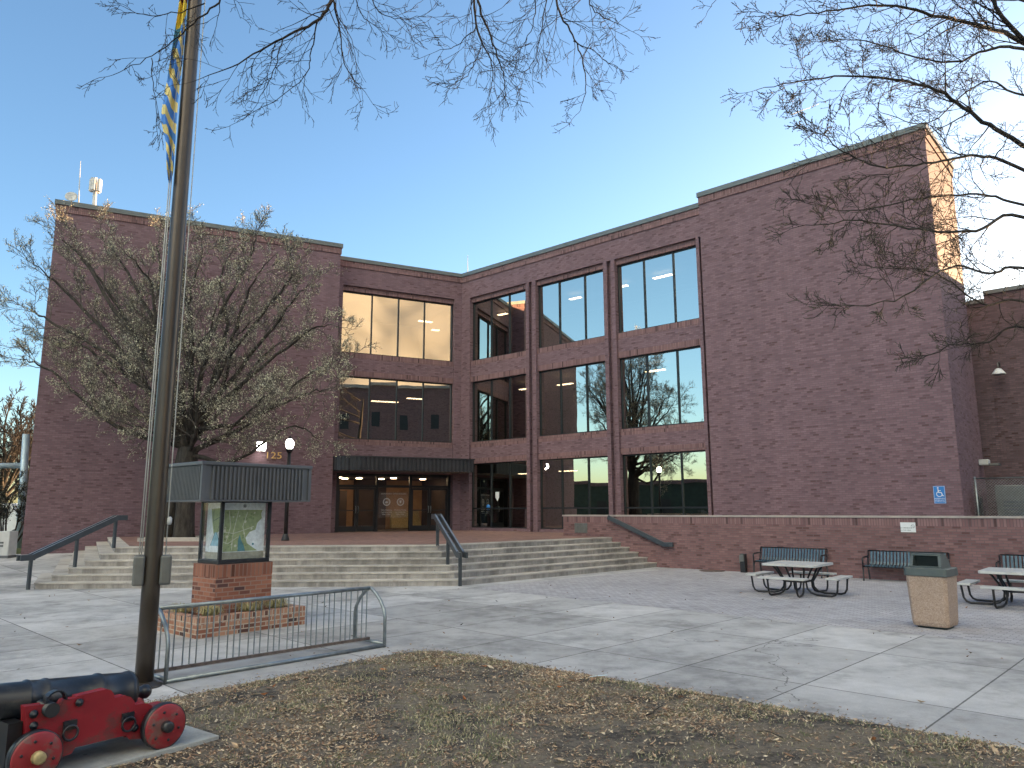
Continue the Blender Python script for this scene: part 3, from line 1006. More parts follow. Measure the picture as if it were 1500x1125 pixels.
def door(a, b, hside):
    d = MB()
    fw = 0.085
    z0, z1 = T + 0.015, 3.17
    d.box(a, a + fw, DO - 0.025, DO + 0.025, z0, z1, 0, FL); d.box(b - fw, b, DO - 0.025, DO + 0.025, z0, z1, 0, FL)
    d.box(a + fw, b - fw, DO - 0.025, DO + 0.025, z1 - 0.1, z1, 0, FL); d.box(a + fw, b - fw, DO - 0.025, DO + 0.025, z0, z0 + 0.26, 0, FL)
    d.box(a + fw, b - fw, DO - 0.02, DO + 0.045, 2.03, 2.08, 0, FL)
    ob = d.build('door', ['bronze'], B)
    g = MB()
    g.add([FL(a + fw, DO, z0 + 0.26), FL(b - fw, DO, z0 + 0.26), FL(b - fw, DO, z1 - 0.1), FL(a + fw, DO, z1 - 0.1)], [(0, 1, 2, 3)])
    g.build('pane', ['door_glass'], ob)
    h = MB()
    s = a + 0.05 if hside < 0 else b - 0.05
    h.tube([FL(s, DO + 0.03, 1.93), FL(s, DO + 0.09, 1.95), FL(s, DO + 0.09, 2.24), FL(s, DO + 0.03, 2.26)], 0.018, 6)
    h.build('handle', ['galv'], ob)
for a, b, hs in ((0.57, 1.53, 1), (1.55, 2.50, -1), (4.38, 5.30, 1), (5.32, 6.25, -1)):
    door(a, b, hs)
# banner with seals and lettering on the middle pane
bn = MB()
fb = lambda x, y, z: FL(3.44 - x, DO + 0.02 + z, 2.25 + y)
m, nt_, b_ = newmat('window_vinyl')
b_.inputs['Base Color'].default_value = (0.5, 0.5, 0.52, 1); b_.inputs['Alpha'].default_value = 0.10
MT['vinyl'] = m
bn.add([fb(-0.76, -0.55, -.012), fb(0.76, -0.55, -.012), fb(0.76, 0.72, -.012), fb(-0.76, 0.72, -.012)], [(0, 1, 2, 3)])
bn.build('window_vinyl', ['vinyl'], B)
def lettering(body, size, x0, y0):
    b = MB()
    b.text(body, size, lambda x, y, z: fb(x + x0, y + y0, z), 0.001)
    b.build('lettering', ['offwhite'], B)
lettering('GOVERNMENT OFFICE BUILDING', 0.088, 0, 0.62)
for cx, top in ((-0.36, 'City of Salisbury'), (0.36, 'Wicomico County')):
    lettering(top, 0.085, cx, -0.18)
    lettering('Open Monday-Friday', 0.062, cx, -0.29)
    lettering('8:00am - 5:00pm', 0.062, cx, -0.39)
    bn = MB()
    K = 28
    for r0, r1 in ((0.15, 0.19), (0.11, 0.118)):
        V = []
        for k in range(K):
            a = 2 * PI * k / K
            for r in (r0, r1): V.append(fb(cx + math.cos(a) * r, 0.22 + math.sin(a) * r, 0.001))
        bn.add(V, [(2 * k, 2 * k + 1, 2 * ((k + 1) % K) + 1, 2 * ((k + 1) % K)) for k in range(K)])
    sh = [(-.05, .07), (.05, .07), (.05, -.02), (0, -.08), (-.05, -.02)] if cx > 0 else [(-.08, -.02), (-.03, .05), (.02, 0), (.07, .06), (.06, -.05), (-.05, -.07)]
    bn.add([fb(cx + x, 0.22 + y, 0.001) for x, y in sh], [tuple(range(len(sh)))])
    bn.build('round_seal', ['offwhite'], B)
# canopy
cn = MB()
out = [(6.8, 0.82), (6.72, 1.0), (6.45, 1.28), (6.1, 1.46), (5.7, 1.55), (-0.08, 1.55)]
CZ0, CZ1 = 3.92, 4.56
cn.prism([(s, o) for s, o in [(-0.08, 0.02)] + [(6.8, 0.02)] + out], CZ0 + 0.03, CZ1 - 0.02, 0, lambda x, y, z: FL(x, y, z))
def ribbed(mb_, pts, z0, z1, F, pitch=0.11, depth=0.045, mi=0, ref=None):
    """standing ribs along a polyline in wing coordinates"""
    for (a, b) in zip(pts[:-1], pts[1:]):
        A_ = F(*a, 0); B_ = F(*b, 0)
        n_ = max(1, int((B_ - A_).length / pitch))
        t_ = (B_ - A_) / n_; tn = t_.normalized(); nn = Vector((tn.y, -tn.x, 0))
        if ref is not None and nn.dot((A_ + B_) / 2 - ref) < 0: nn = -nn
        for i in range(n_):
            p0 = A_ + t_ * i
            q0 = [p0 + t_ * 0.12, p0 + t_ * 0.24 + nn * depth, p0 + t_ * 0.62 + nn * depth, p0 + t_ * 0.74]
            for k in range(3):
                u_, v_ = q0[k], q0[k + 1]
                mb_.add([u_ + Vector((0, 0, z0)), v_ + Vector((0, 0, z0)), v_ + Vector((0, 0, z1)), u_ + Vector((0, 0, z1))], [(0, 1, 2, 3)], mi)
ribbed(cn, out, CZ0, CZ1 - 0.03, FL, 0.20, 0.05, 0, FL(3, -6, 0))
cn.build('canopy', ['canopy'], B)
tr = MB()
tr.prism([(-0.12, 0.02), (6.84, 0.02), (6.84, .86), (6.74, 1.06), (6.47, 1.34), (6.12, 1.52), (5.7, 1.62), (-0.12, 1.62)], CZ1 - 0.02, CZ1 + 0.03, 0, lambda x, y, z: FL(x, y, z))
tr.build('canopy_cap', ['canopy'], B)
sf = MB()
sf.prism([(-0.02, 0.06), (6.7, 0.06), (6.4, 1.2), (5.7, 1.48), (-0.02, 1.48)], CZ0, CZ0 + 0.028, 0, lambda x, y, z: FL(x, y, z))
sf.build('canopy_soffit', ['soffit'], B)
# street number
nm = MB()
pc = onplane(400.5, 667.5, FL(0, LO + 0.02, 0), nL)
sx = (pc - C0).dot(dL); zz_ = pc.z
nm.text('125', 0.42, lambda x, y, z: FL(sx - x * 1.25, LO + 0.03 + z, zz_ + y), 0.02)
nm.build('street_number', ['gold'], B)
# slit window and vent on the sunlit end
vm = MB()
def FE(t, o, z): return FR(22.68 + o, -t, z)      # t back from the front corner, o outward
vm.box(2.35, 2.95, -0.02, 0.03, 1.3, 2.45, 0, FE)
vm.build('side_window', ['bronze'], B)

# wall lamps
wl = thing('wall_floodlight', 'lit white floodlight on the brick wall above the number 125', 'floodlight', tuple(onplane(381, 655, FL(0, LO, 0), nL)))
b0 = Vector(wl['_b'])
h_ = MB(); h_.box(-0.06, 0.06, 0.0, 0.2, -0.06, 0.06, 0, lambda x, y, z: b0 + dL * x + nL * y + Vector((0, 0, z)))
h_.build('bracket', ['grey'], wl)
h_ = MB(); h_.hexa([b0 + dL * x + nL * y + Vector((0, 0, z)) for x, y, z in ((-.22, .18, -.16), (.22, .18, -.16), (.22, .42, -.02), (-.22, .42, -.02), (-.22, .18, .2), (.22, .18, .2), (.22, .38, .22), (-.22, .38, .22))])
h_.build('housing', ['grey'], wl)
h_ = MB(); h_.add([b0 + dL * x + nL * y + Vector((0, 0, z)) for x, y, z in ((-.20, .39, .205), (.20, .39, .205), (.20, .435, -.01), (-.20, .435, -.01))], [(0, 1, 2, 3), (3, 2, 1, 0)][:1])
h_.hexa([b0 + dL * x + nL * y + Vector((0, 0, z)) for x, y, z in ((-.2, .2, -.17), (.2, .2, -.17), (.2, .41, -.05), (-.2, .41, -.05), (-.2, .19, -.155), (.2, .19, -.155), (.2, .425, -.03), (-.2, .425, -.03))])
h_.build('lens', ['floor_lamp'], wl)
cl = thing('security_light', 'small grey security light on the golden end wall of the brick block', 'wall light', tuple(FE(3.2, 0, 3.65)))
h_ = MB(); h_.box(3.15, 3.5, 0.0, 0.3, 3.55, 3.75, 0, FE); h_.build('housing', ['offwhite'], cl, bevel=0.02)
h_ = MB(); h_.box(3.1, 3.4, 0.3, 0.62, 3.52, 3.6, 0, FE); h_.build('lamp_head', ['grey'], cl, bevel=0.01)

# rooftop masts
def mast(px, py0, py1, F, off, nrm, d_, label, kind):
    p0 = onplane(px, py0, F(0, off, 0), nrm); p1 = onplane(px, py1, F(0, off, 0), nrm)
    p0.z = 14.3
    t = thing('roof_antenna', label, 'antenna', tuple(p0))
    a = MB()
    if kind == 'whip':
        a.tube([p0, p0 + (p1 - p0) * .5, p1], [0.045, 0.03, 0.012], 6)
        a.build('mast', ['offwhite'], t)
        b = MB(); b.tube([p0 + Vector((.1, -.1, 0)), p0 + Vector((.1, -.1, 1.2))], 0.04, 6); b.build('bracket', ['rusty'], t)
    else:
        a.tube([p0, p1 - Vector((0, 0, .45))], [0.09, 0.09], 8); a.build('mast', ['offwhite'], t)
        b = MB()
        for k in range(4):
            an = k * PI / 2
            b.box(-.1, .1, -.05, .05, -.3, .3, 0, lambda x, y, z: p1 + Vector((math.cos(an) * .2 - math.sin(an) * x + math.cos(an) * y, math.sin(an) * .2 + math.cos(an) * x + math.sin(an) * y, z - .2)))
        b.tube([p1 + Vector((0, 0, -.5)), p1 + Vector((0, 0, .2))], 0.05, 6)
        b.build('antenna_panels', ['offwhite'], t)
mast(118, 297, 236, FL, -2.5, nL, dL, 'thin white whip antenna at the left end of the roof', 'whip')
mast(140.5, 300, 266, FL, -2.5, nL, dL, 'stubby white antenna mast with panels on the left block roof', 'panel')
mast(685, 400, 374, FR, -2.0, nR, dR, 'short whip antenna above the inner corner of the roof', 'whip')
p = onplane(105, 290, FL(0, -2.5, 0), nL)
dsh = thing('satellite_dish', 'small white dish beside the whip antenna on the left roof', 'dish', (p.x, p.y, 14.86))
a = MB(); a.tube([(p.x, p.y, 14.3), (p.x, p.y, p.z)], 0.04, 6); a.build('mast', ['grey'], dsh)
a = MB(); a.lathe([(0.0, 0.02), (0.03, 0.14), (0.10, 0.26), (0.12, 0.26), (0.05, 0.14), (0.02, 0.02)], p, (0.3, -0.9, 0.3), 16); a.build('reflector', ['offwhite'], dsh)

# ------------------------------------------------------------------ annex at the right and its fence
AX = thing('brick_building', 'plain dark brick annex behind the right end of the office building', 'building', tuple(FR(24, -8, 0)))
wm = MB()
AO = -6.2
pt = onplane(1440, 427, FR(0, AO, 0), nR); ATOP = pt.z; AS = (pt - C0).dot(dR)
wm.box(21.5, AS, AO - 14, AO, ZG, ATOP - 0.45, 0, FR)
wm.box(AS, 27.5, AO - 14, AO + 0.02, ZG, ATOP - 0.15, 0, FR)
wm.box(AS + 1.15, AS + 1.25, AO, AO + 0.035, ZG, ATOP - 0.5, 0, FR)
wm.build('wall', ['annexbrick'], AX)
cm = MB()
cm.box(21.5, AS, AO - 14.1, AO + 0.08, ATOP - 0.45, ATOP - 0.3, 0, FR); cm.box(AS, 27.6, AO - 14.1, AO + 0.10, ATOP - 0.15, ATOP, 0, FR)
cm.build('coping', ['coping'], AX)
p = onplane(1463, 548, FR(0, AO + 0.55, 0), nR)
dl = thing('dish_lamp', 'white dish shaped wall lamp on a bracket on the annex wall', 'wall lamp', tuple(p))
a = MB(); a.lathe([(0.22, 0.05), (0.2, 0.1), (0.06, 0.2), (0.0, 0.24), (-0.02, 0.24), (0.04, 0.19)], p, (0, 0, 1), 20); a.build('shade', ['white'], dl)
a = MB(); a.tube([p + Vector((0, 0, .2)), p + Vector((0, 0, .42)), p - nR * .3 + Vector((0, 0, .5)), p - nR * .56 + Vector((0, 0, .4))], 0.025, 6); a.build('arm', ['grey'], dl)
fz0, fz1 = T, onplane(1470, 700, FR(0, -1.2, 0), nR).z
fe = thing('chain_link_fence', 'grey chain link fence behind the low wall at the right edge', 'fence', tuple(FR(23, -1.2, T)))
a = MB()
FW = 7.0
k = 0
n_ = int(FW / 0.085)
hh = fz1 - fz0 - 0.05
for i in range(-int(hh / 0.085), n_):
    s0 = 22.75 + i * 0.085
    for sg in (1, -1):
        za, zb = fz0, fz0 + hh
        sa, sb = (s0, s0 + hh) if sg > 0 else (s0 + hh, s0)
        lo, hi = 22.75, 22.75 + FW
        # clip in s
        def clip(sa, za, sb, zb):
            if min(sa, sb) >= hi or max(sa, sb) <= lo: return None
            P = [[sa, za], [sb, zb]]
            for q_ in P:
                for lim in (lo, hi):
                    if (lim == lo and q_[0] < lo) or (lim == hi and q_[0] > hi):
                        t = (lim - sa) / (sb - sa)
                        q_[0] = lim; q_[1] = za + (zb - za) * t
            return P
        P = clip(sa, za, sb, zb)
        if P:
            a.tube([FR(P[0][0], -1.2 + 0.006 * sg, P[0][1]), FR(P[1][0], -1.2 + 0.006 * sg, P[1][1])], 0.0045, 3, cap=False)
a.build('mesh', ['galv'], fe)
for s in (22.85, 25.2, 27.6, 29.7):
    a = MB(); a.tube([FR(s, -1.2, fz0 - 0.3), FR(s, -1.2, fz1 + 0.06)], 0.035, 8); a.build('post', ['galv'], fe)
a = MB(); a.tube([FR(22.8, -1.2, fz1), FR(29.8, -1.2, fz1)], 0.022, 8); a.build('top_rail', ['galv'], fe)
un = thing('cooling_unit', 'pale grey cooling unit standing behind the chain link fence', 'cooling unit', tuple(FR(26, -2.6, T)))
a = MB(); a.box(23.3, 26.6, -3.6, -1.7, ZG, fz1 - 0.22, 0, FR); a.build('casing', ['grey'], un, bevel=0.03)
a = MB()
for k in range(9): a.box(23.5, 24.4, -1.7, -1.68, T + 0.25 + k * 0.12, T + 0.31 + k * 0.12, 0, FR)
a.build('grille', ['fascia'], un)

# ------------------------------------------------------------------ steps and terrace
STP0 = [Vector((-18.2, 29.9, 0)), Vector((-13.0, 20.72, 0)), Vector((-1.5, 21.2, 0)), Vector((5.75, 28.05, 0))]
def offset_poly(P, d):
    lines = []
    for a, b in zip(P[:-1], P[1:]):
        t = (b - a).normalized(); n_ = Vector((-t.y, t.x, 0))
        lines.append((a + n_ * d, t))
    out_ = [lines[0][0]]
    for (p, t), (q_, u) in zip(lines[:-1], lines[1:]):
        den = t.x * u.y - t.y * u.x
        w_ = q_ - p
        k_ = (w_.x * u.y - w_.y * u.x) / den
        out_.append(p + t * k_)
    t = lines[-1][1]
    out_.append(lines[-1][0] + t * ((P[-1] - P[-2]).length))
    return out_
# end the right flight inside the low wall
def clipwall(P):
    a, b = P[-2], P[-1]
    d = (b - a)
    k = (2.92 - (a - C0).dot(nR)) / d.dot(nR)
    P[-1] = a + d * k
    a, b = P[1], P[0]
    d = b - a
    k = (0.6 - (a - C0).dot(nL)) / d.dot(nL)
    P[0] = a + d * k
    return P
ST = thing('stone_steps', 'wide grey concrete steps wrapping round the entrance terrace', 'steps', (-4, 22, 0))
RISE, TREAD = 0.17, 0.38
HIPS = []
for k in range(6):
    P = clipwall(offset_poly(STP0, TREAD * k))
    HIPS.append(P)
    back = clipwall(offset_poly(STP0, TREAD * k + (TREAD + 0.25 if k < 5 else 0.75)))
    poly = [tuple(p[:2]) for p in P] + [tuple(p[:2]) for p in reversed(back)]
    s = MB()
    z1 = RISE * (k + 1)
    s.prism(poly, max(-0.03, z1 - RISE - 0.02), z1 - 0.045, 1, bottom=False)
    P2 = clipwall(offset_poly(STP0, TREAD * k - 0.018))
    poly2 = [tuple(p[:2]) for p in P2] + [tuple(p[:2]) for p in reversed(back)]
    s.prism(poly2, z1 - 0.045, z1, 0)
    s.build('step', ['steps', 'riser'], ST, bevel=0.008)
inner = clipwall(offset_poly(STP0, TREAD * 5 + 0.4))
tp = [tuple(p[:2]) for p in inner]
ring = tp + [q(9.0, 2.92), q(9.0, -0.5), tuple(FR(0, -0.5, 0)[:2]), tuple(FL(6.9, -0.5, 0)[:2]), tuple(FL(6.9, 0.6, 0)[:2])]
sheet('terrace', ring, T + 0.004, 'terrace')
sheet('terrace', [q(9.0, 2.95), q(40, 2.95), q(40, -6), q(9.0, -6)], T, 'terrace')

# handrails
def handrail(base, top, label, rails=(-0.09, 0.09), ext0=0.32, ext1=0.3):
    """base/top: hip points on the ground and on the terrace"""
    t = thing('handrail', label, 'handrail', tuple(base))
    d = (top - base); d.z = 0; run = d.length; d.normalize(); x = Vector((d.y, -d.x, 0))
    zs0, zs1 = 0.86, T + 0.86
    slope = (zs1 - zs0) / run
    for k, (f, zb) in enumerate(((0.0, 0.0), (0.52, RISE * 3), (1.0, T))):
        a = MB()
        p = base + d * run * f
        zt = zs0 + (zs1 - zs0) * f
        a.bar(Vector((p.x, p.y, zb - 0.03)), Vector((p.x, p.y, zt + 0.03)), 0.09, 0.07, up=d)
        a.build('post', ['rail'], t, bevel=0.006)
    for r in rails:
        a = MB()
        p0 = base + x * r + Vector((0, 0, zs0)); p1 = base + d * run + x * r + Vector((0, 0, zs1))
        q0 = p0 - d * ext0 * .25; q1 = p1 + d * ext1
        q1.z = zs1 + 0.0
        a.bar(p0, p1, 0.065, 0.15, 0)
        a.bar(p0 - d * ext0 + Vector((0, 0, -0.012)), p0 + d * 0.05 + Vector((0, 0, -0.012)), 0.064, 0.15, 0)
        a.bar(p1 - d * 0.05, p1 + d * ext1, 0.064, 0.15, 0)
        a.bar(p0 + Vector((0, 0, .08)), p1 + Vector((0, 0, .08)), 0.05, 0.008, 1)
        a.build('rail', ['rail', 'railtop'], t, bevel=0.008)
    return t
hb = HIPS[0][2].copy(); ht = HIPS[5][2].copy()
dv = (ht - hb).normalized()
handrail(hb - dv * 0.10, ht + dv * 0.02, 'grey double handrail on three posts at the right corner of the steps')
hb = HIPS[0][1].copy(); ht = HIPS[4][1].copy(); dv = (ht - hb).normalized()
handrail(hb - dv * 0.16, ht + dv * 0.4, 'dark double handrail on three posts at the left corner of the steps')

# ------------------------------------------------------------------ low brick wall
LW = thing('low_wall', 'long low brown brick wall behind the benches', 'wall', tuple(FR(9.1, 3.1, 0)))
a = MB()
WT = 1.83
a.box(9.11, 60, 2.78, 3.1, ZG, WT - 0.26, 0, FR)
a.box(9.11, 60, 2.78, 3.1, WT - 0.26, WT - 0.03, 1, FR, True)
a.build('wall_face', ['wallbrick', 'soldier'], LW)
a = MB(); a.box(9.08, 60, 2.75, 3.13, WT - 0.03, WT + 0.03, 0, FR); a.build('cap', ['limestone'], LW)
a = MB(); a.box(9.68, 10.30, 3.1, 3.115, 1.16, 1.54, 0, FR)
for k in range(7): a.box(9.70 + k * 0.087, 9.745 + k * 0.087, 3.115, 3.13, 1.18, 1.52, 0, FR)
a.build('vent_grille', ['grey'], LW)
t = thing('wall_handrail', 'dark handrail fixed to the low brick wall above the steps', 'handrail', tuple(FR(11.4, 3.2, 1.6)))
a = MB()
a.bar(FR(11.35, 3.21, 1.78), FR(13.75, 3.21, 0.82), 0.075, 0.16)
a.bar(FR(13.70, 3.21, 0.82), FR(14.12, 3.21, 0.82), 0.074, 0.16)
a.build('rail', ['rail'], t, bevel=0.01)
for s, z in ((11.9, 1.53), (13.4, 0.93)):
    a = MB(); a.bar(FR(s, 3.09, z), FR(s, 3.2, z), 0.05, 0.05); a.build('bracket', ['rail'], t)
# outlet post
t = thing('outlet_post', 'short black post with grey outlet boxes left of the first bench', 'outlet post', tuple(FR(16.77, 3.3, 0)))
a = MB(); a.box(16.68, 16.86, 3.22, 3.38, 0, 0.6, 0, FR); a.build('post', ['black'], t, bevel=0.01)
a = MB(); a.box(16.70, 16.84, 3.38, 3.44, 0.36, 0.58, 0, FR); a.box(16.645, 16.68, 3.24, 3.36, 0.30, 0.55, 0, FR)
a.build('outlet_box', ['grey'], t, bevel=0.01)

# signs
def ws(F, s, o, z):
    return lambda x, y, zz: F(s + x, o + zz, z + y)
t = thing('parking_sign', 'blue wheelchair parking sign on the brick block', 'sign', tuple(FR(22.05, BO, 2.5)))
a = MB(); f_ = ws(FR, 22.05, BO, 2.5)
a.box(-0.17, 0.17, -0.28, 0.28, 0.01, 0.02, 0, f_); a.build('plate', ['signblue'], t)
a = MB()
def disc(mb_, cx, cy, r, z, f, n=16, r0=None, a0=0, a1=2 * PI):
    if r0 is None:
        mb_.add([f(cx + r * math.cos(2 * PI * k / n), cy + r * math.sin(2 * PI * k / n), z) for k in range(n)], [tuple(range(n))])
    else:
        V = []
        for k in range(n + 1):
            an = a0 + (a1 - a0) * k / n
            V += [f(cx + r0 * math.cos(an), cy + r0 * math.sin(an), z), f(cx + r * math.cos(an), cy + r * math.sin(an), z)]
        mb_.add(V, [(2 * k, 2 * k + 1, 2 * k + 3, 2 * k + 2) for k in range(n)])
def strip2(mb_, pts, wd, z, f):
    for (x0, y0), (x1, y1) in zip(pts[:-1], pts[1:]):
        l_ = math.hypot(x1 - x0, y1 - y0); ux, uy = -(y1 - y0) / l_ * wd / 2, (x1 - x0) / l_ * wd / 2
        mb_.add([f(x0 - ux, y0 - uy, z), f(x1 - ux, y1 - uy, z), f(x1 + ux, y1 + uy, z), f(x0 + ux, y0 + uy, z)], [(0, 1, 2, 3)])
z_ = 0.024
disc(a, -0.03, 0.215, 0.025, z_, f_)
strip2(a, [(-0.03, 0.18), (-0.02, 0.07), (0.06, 0.07), (0.09, -0.04), (0.12, -0.03)], 0.028, z_ , f_)
strip2(a, [(-0.025, 0.13), (0.05, 0.13)], 0.022, z_ + .001, f_)
disc(a, 0.0, 0.02, 0.09, z_ + .002, f_, 20, 0.068, R(110), R(345))
a.text('RESERVED', 0.066, lambda x, y, z: f_(x, y - 0.13, z_ + z), 0.001)
a.text('PARKING', 0.066, lambda x, y, z: f_(x, y - 0.20, z_ + z), 0.001)
for y0, y1, x0, x1 in ((0.262, 0.27, -.16, .16), (-.27, -.262, -.16, .16), (-.262, .262, -.16, -.152), (-.262, .262, .152, .16)):
    a.add([f_(x0, y0, z_), f_(x1, y0, z_), f_(x1, y1, z_), f_(x0, y1, z_)], [(0, 1, 2, 3)])
a.build('symbol', ['white'], t)
t = thing('notice_sign', 'small white notice sign on the low wall above the second bench', 'sign', tuple(FR(21.8, 3.1, 1.5)))
a = MB(); f_ = ws(FR, 21.79, 3.1, 1.53); a.box(-0.2, 0.2, -0.14, 0.14, 0.005, 0.015, 0, f_); a.build('plate', ['white'], t)
a = MB()
a.text('NO SMOKING', 0.052, lambda x, y, z: f_(x - 0.06, y - 0.02, 0.018 + z), 0.001)
a.text('IN THIS AREA', 0.045, lambda x, y, z: f_(x - 0.06, y - 0.085, 0.018 + z), 0.001)
disc(a, 0.13, 0.03, 0.05, 0.019, f_, 18, 0.042)
strip2(a, [(0.10, 0.06), (0.16, 0.0)], 0.008, 0.0195, f_)
a.build('lettering', ['rail'], t)

# ------------------------------------------------------------------ benches
def make_bench():
    t = thing('bench', 'x', 'bench', (0, 0, 0), 0, 'black slatted benches along the low wall', True)
    Lh = 1.06
    a = MB(); n = 22
    prof = [(-0.245, 0.44), (-0.30, 0.52), (-0.34, 0.66), (-0.385, 0.82)]       # backrest slats, y away from wall is +
    for k in range(n):
        x = -Lh + 0.05 + (2 * Lh - 0.1) * (k + 0.5) / n
        w_ = (2 * Lh - 0.1) / n * 0.62
        for (y0, z0), (y1, z1) in zip(prof[:-1], prof[1:]):
            nn = Vector((0, z1 - z0, -(y1 - y0))).normalized() * 0.008
            P = []
            for (y, z) in ((y0, z0), (y1, z1)):
                for sx_, sg in ((-1, -1), (1, -1), (1, 1), (-1, 1)):
                    P.append((x + sx_ * w_ / 2, y + nn.y * sg, z + nn.z * sg))
            a.hexa(P)
    a.build('backrest', ['bench_slat'], t)
    a = MB()
    for k in range(n):
        x = -Lh + 0.05 + (2 * Lh - 0.1) * (k + 0.5) / n
        w_ = (2 * Lh - 0.1) / n * 0.62
        sp_ = [(-0.235, 0.435), (-0.1, 0.415), (0.12, 0.425), (0.19, 0.44), (0.225, 0.41)]
        for (y0, z0), (y1, z1) in zip(sp_[:-1], sp_[1:]):
            a.hexa([(x - w_ / 2, y0, z0), (x + w_ / 2, y0, z0), (x + w_ / 2, y1, z1), (x - w_ / 2, y1, z1), (x - w_ / 2, y0, z0 + .012), (x + w_ / 2, y0, z0 + .012), (x + w_ / 2, y1, z1 + .012), (x - w_ / 2, y1, z1 + .012)])
    a.build('seat', ['bench_slat'], t)
    a = MB()
    for (y, z, r) in ((-0.385, 0.83, 0.02), (-0.245, 0.42, 0.022), (0.2, 0.40, 0.022)):
        a.tube([(-Lh, y, z), (Lh, y, z)], r, 8)
    for x in (-Lh, Lh):
        a.tube([(x, -0.385, 0.83), (x, -0.3, 0.52), (x, -0.235, 0.42), (x, 0.2, 0.40)], 0.022, 6)
    a.build('seat_frame', ['bench_blk'], t)
    for x in (-Lh, Lh):
        a = MB(); a.tube([(x, -0.33, 0.65), (x, -0.1, 0.66), (x, 0.16, 0.655), (x, 0.22, 0.61), (x, 0.21, 0.40)], 0.022, 6); a.build('armrest', ['bench_blk'], t)
        a = MB(); a.tube([(x, 0.2, 0.41), (x, 0.24, 0.02), (x, 0.24, 0.0)], [0.024, 0.024, 0.035], 6); a.build('leg', ['bench_blk'], t)
        a = MB(); a.tube([(x, -0.24, 0.42), (x, -0.33, 0.02), (x, -0.33, 0.0)], [0.024, 0.024, 0.035], 6); a.build('leg', ['bench_blk'], t)
    return t
bench_rz = math.atan2(dR.y, dR.x) + PI     # local +y must look along nR
bench0 = make_bench()
# local axes: x along wall, y outward
def zrot_for(n_): return math.atan2(n_.y, n_.x) - PI / 2
BRZ = zrot_for(nR)
bl = ['black slatted bench against the low wall behind the left picnic table', 'black slatted bench against the low wall, half hidden by the waste bin', 'black slatted bench at the right frame edge behind the second picnic table']
for k, s in enumerate((18.40, 21.72, 25.05)):
    o = bench0 if k == 0 else dup(bench0, (0, 0, 0))
    o.location = FR(s, 3.56, 0.006); o.rotation_euler = (0, 0, BRZ); o['label'] = bl[k]

# ------------------------------------------------------------------ picnic tables
def make_table():
    t = thing('picnic_table', 'x', 'picnic table', (0, 0, 0), 0, 'picnic tables on the grey pavers', True)
    a = MB(); hw = 0.66
    ch = 0.05
    poly = [(-hw + ch, -hw), (hw - ch, -hw), (hw, -hw + ch), (hw, hw - ch), (hw - ch, hw), (-hw + ch, hw), (-hw, hw - ch), (-hw, -hw + ch)]
    a.prism(poly, 0.69, 0.745); a.build('tabletop', ['tabletop'], t, bevel=0.006)
    for k in range(4):
        an = k * PI / 2
        def rf(x, y, z): return (x * math.cos(an) - y * math.sin(an), x * math.sin(an) + y * math.cos(an), z)
        a = MB(); a.box(-0.56, 0.56, 0.84, 1.12, 0.415, 0.46, 0, rf); a.build('seat', ['tabletop'], t, bevel=0.006)
        for x in (-0.34, 0.34):
            a = MB()
            path = [(x, 1.06, .415), (x, 1.06, .40), (x, 1.03, 0.14), (x, 0.98, 0.06), (x, 0.9, 0.03), (x * .8, 0.52, 0.03), (x * .72, 0.38, 0.07), (x * .66, 0.29, 0.17), (x * .66, 0.27, 0.3), (x * .9, 0.42, 0.58), (x, 0.5, 0.69)]
            a.tube([rf(*p) for p in path], 0.024, 7)
            a.bar(rf(x, 0.86, .405), rf(x, 1.1, .405), 0.04, 0.02)
            a.build('leg', ['black'], t)
    a = MB()
    for k in range(4):
        an = k * PI / 2
        a.tube([(0.24 * math.cos(an) - 0.24 * math.sin(an), 0.24 * math.sin(an) + 0.24 * math.cos(an), 0.31), (-0.24 * math.cos(an) - 0.24 * math.sin(an), -0.24 * math.sin(an) + 0.24 * math.cos(an), 0.31)], 0.02, 6)
    a.build('frame', ['black'], t)
    return t
tb = make_table()
tb.location = (7.09, 18.90, 0.006); tb.rotation_euler = (0, 0, BRZ)
tb['label'] = 'square pale picnic table with four seats in front of the leftmost bench'
dup(tb, (10.93, 16.42, 0.006), BRZ, 'square pale picnic table cut off by the right frame edge behind the bin')

# ------------------------------------------------------------------ waste bin
fh = R(226)
bf = Vector((math.sin(fh), math.cos(fh), 0)); bs = Vector((-bf.y, bf.x, 0))
if bs.x < 0: bs = -bs
near = gnd(1392, 925)
BW = 0.335
bc = near - bf * (BW - .02) - bs * (BW - .02)
t = thing('waste_bin', 'tan pebbled waste bin with dark green hood on the plaza', 'waste bin', tuple(bc))
def fbn(x, y, z): return bc + bs * x + bf * y + Vector((0, 0, z))
a = MB()
w0, w1 = BW - 0.035, BW
def taper(mb_, r0, r1, z0, z1, ch=0.05, mi=0):
    def ringp(r): return [(-r + ch, -r), (r - ch, -r), (r, -r + ch), (r, r - ch), (r - ch, r), (-r + ch, r), (-r, r - ch), (-r, -r + ch)]
    P = [fbn(x, y, z0) for x, y in ringp(r0)] + [fbn(x, y, z1) for x, y in ringp(r1)]
    mb_.add(P, [(i, (i + 1) % 8, 8 + (i + 1) % 8, 8 + i) for i in range(8)] + [tuple(range(8, 16)), tuple(range(7, -1, -1))], mi)
taper(a, w0 - 0.02, w0, 0.04, 0.09)
taper(a, w0, w1, 0.09, 0.93)
a.build('body', ['aggregate'], t, bevel=0.012)
a = MB(); taper(a, w0 - 0.07, w0 - 0.05, 0.0, 0.045); a.build('base', ['hood_dark'], t)
a = MB(); taper(a, w1 + 0.02, w1 + 0.012, 0.90, 1.04, 0.04); a.build('rim', ['hood'], t, bevel=0.015)
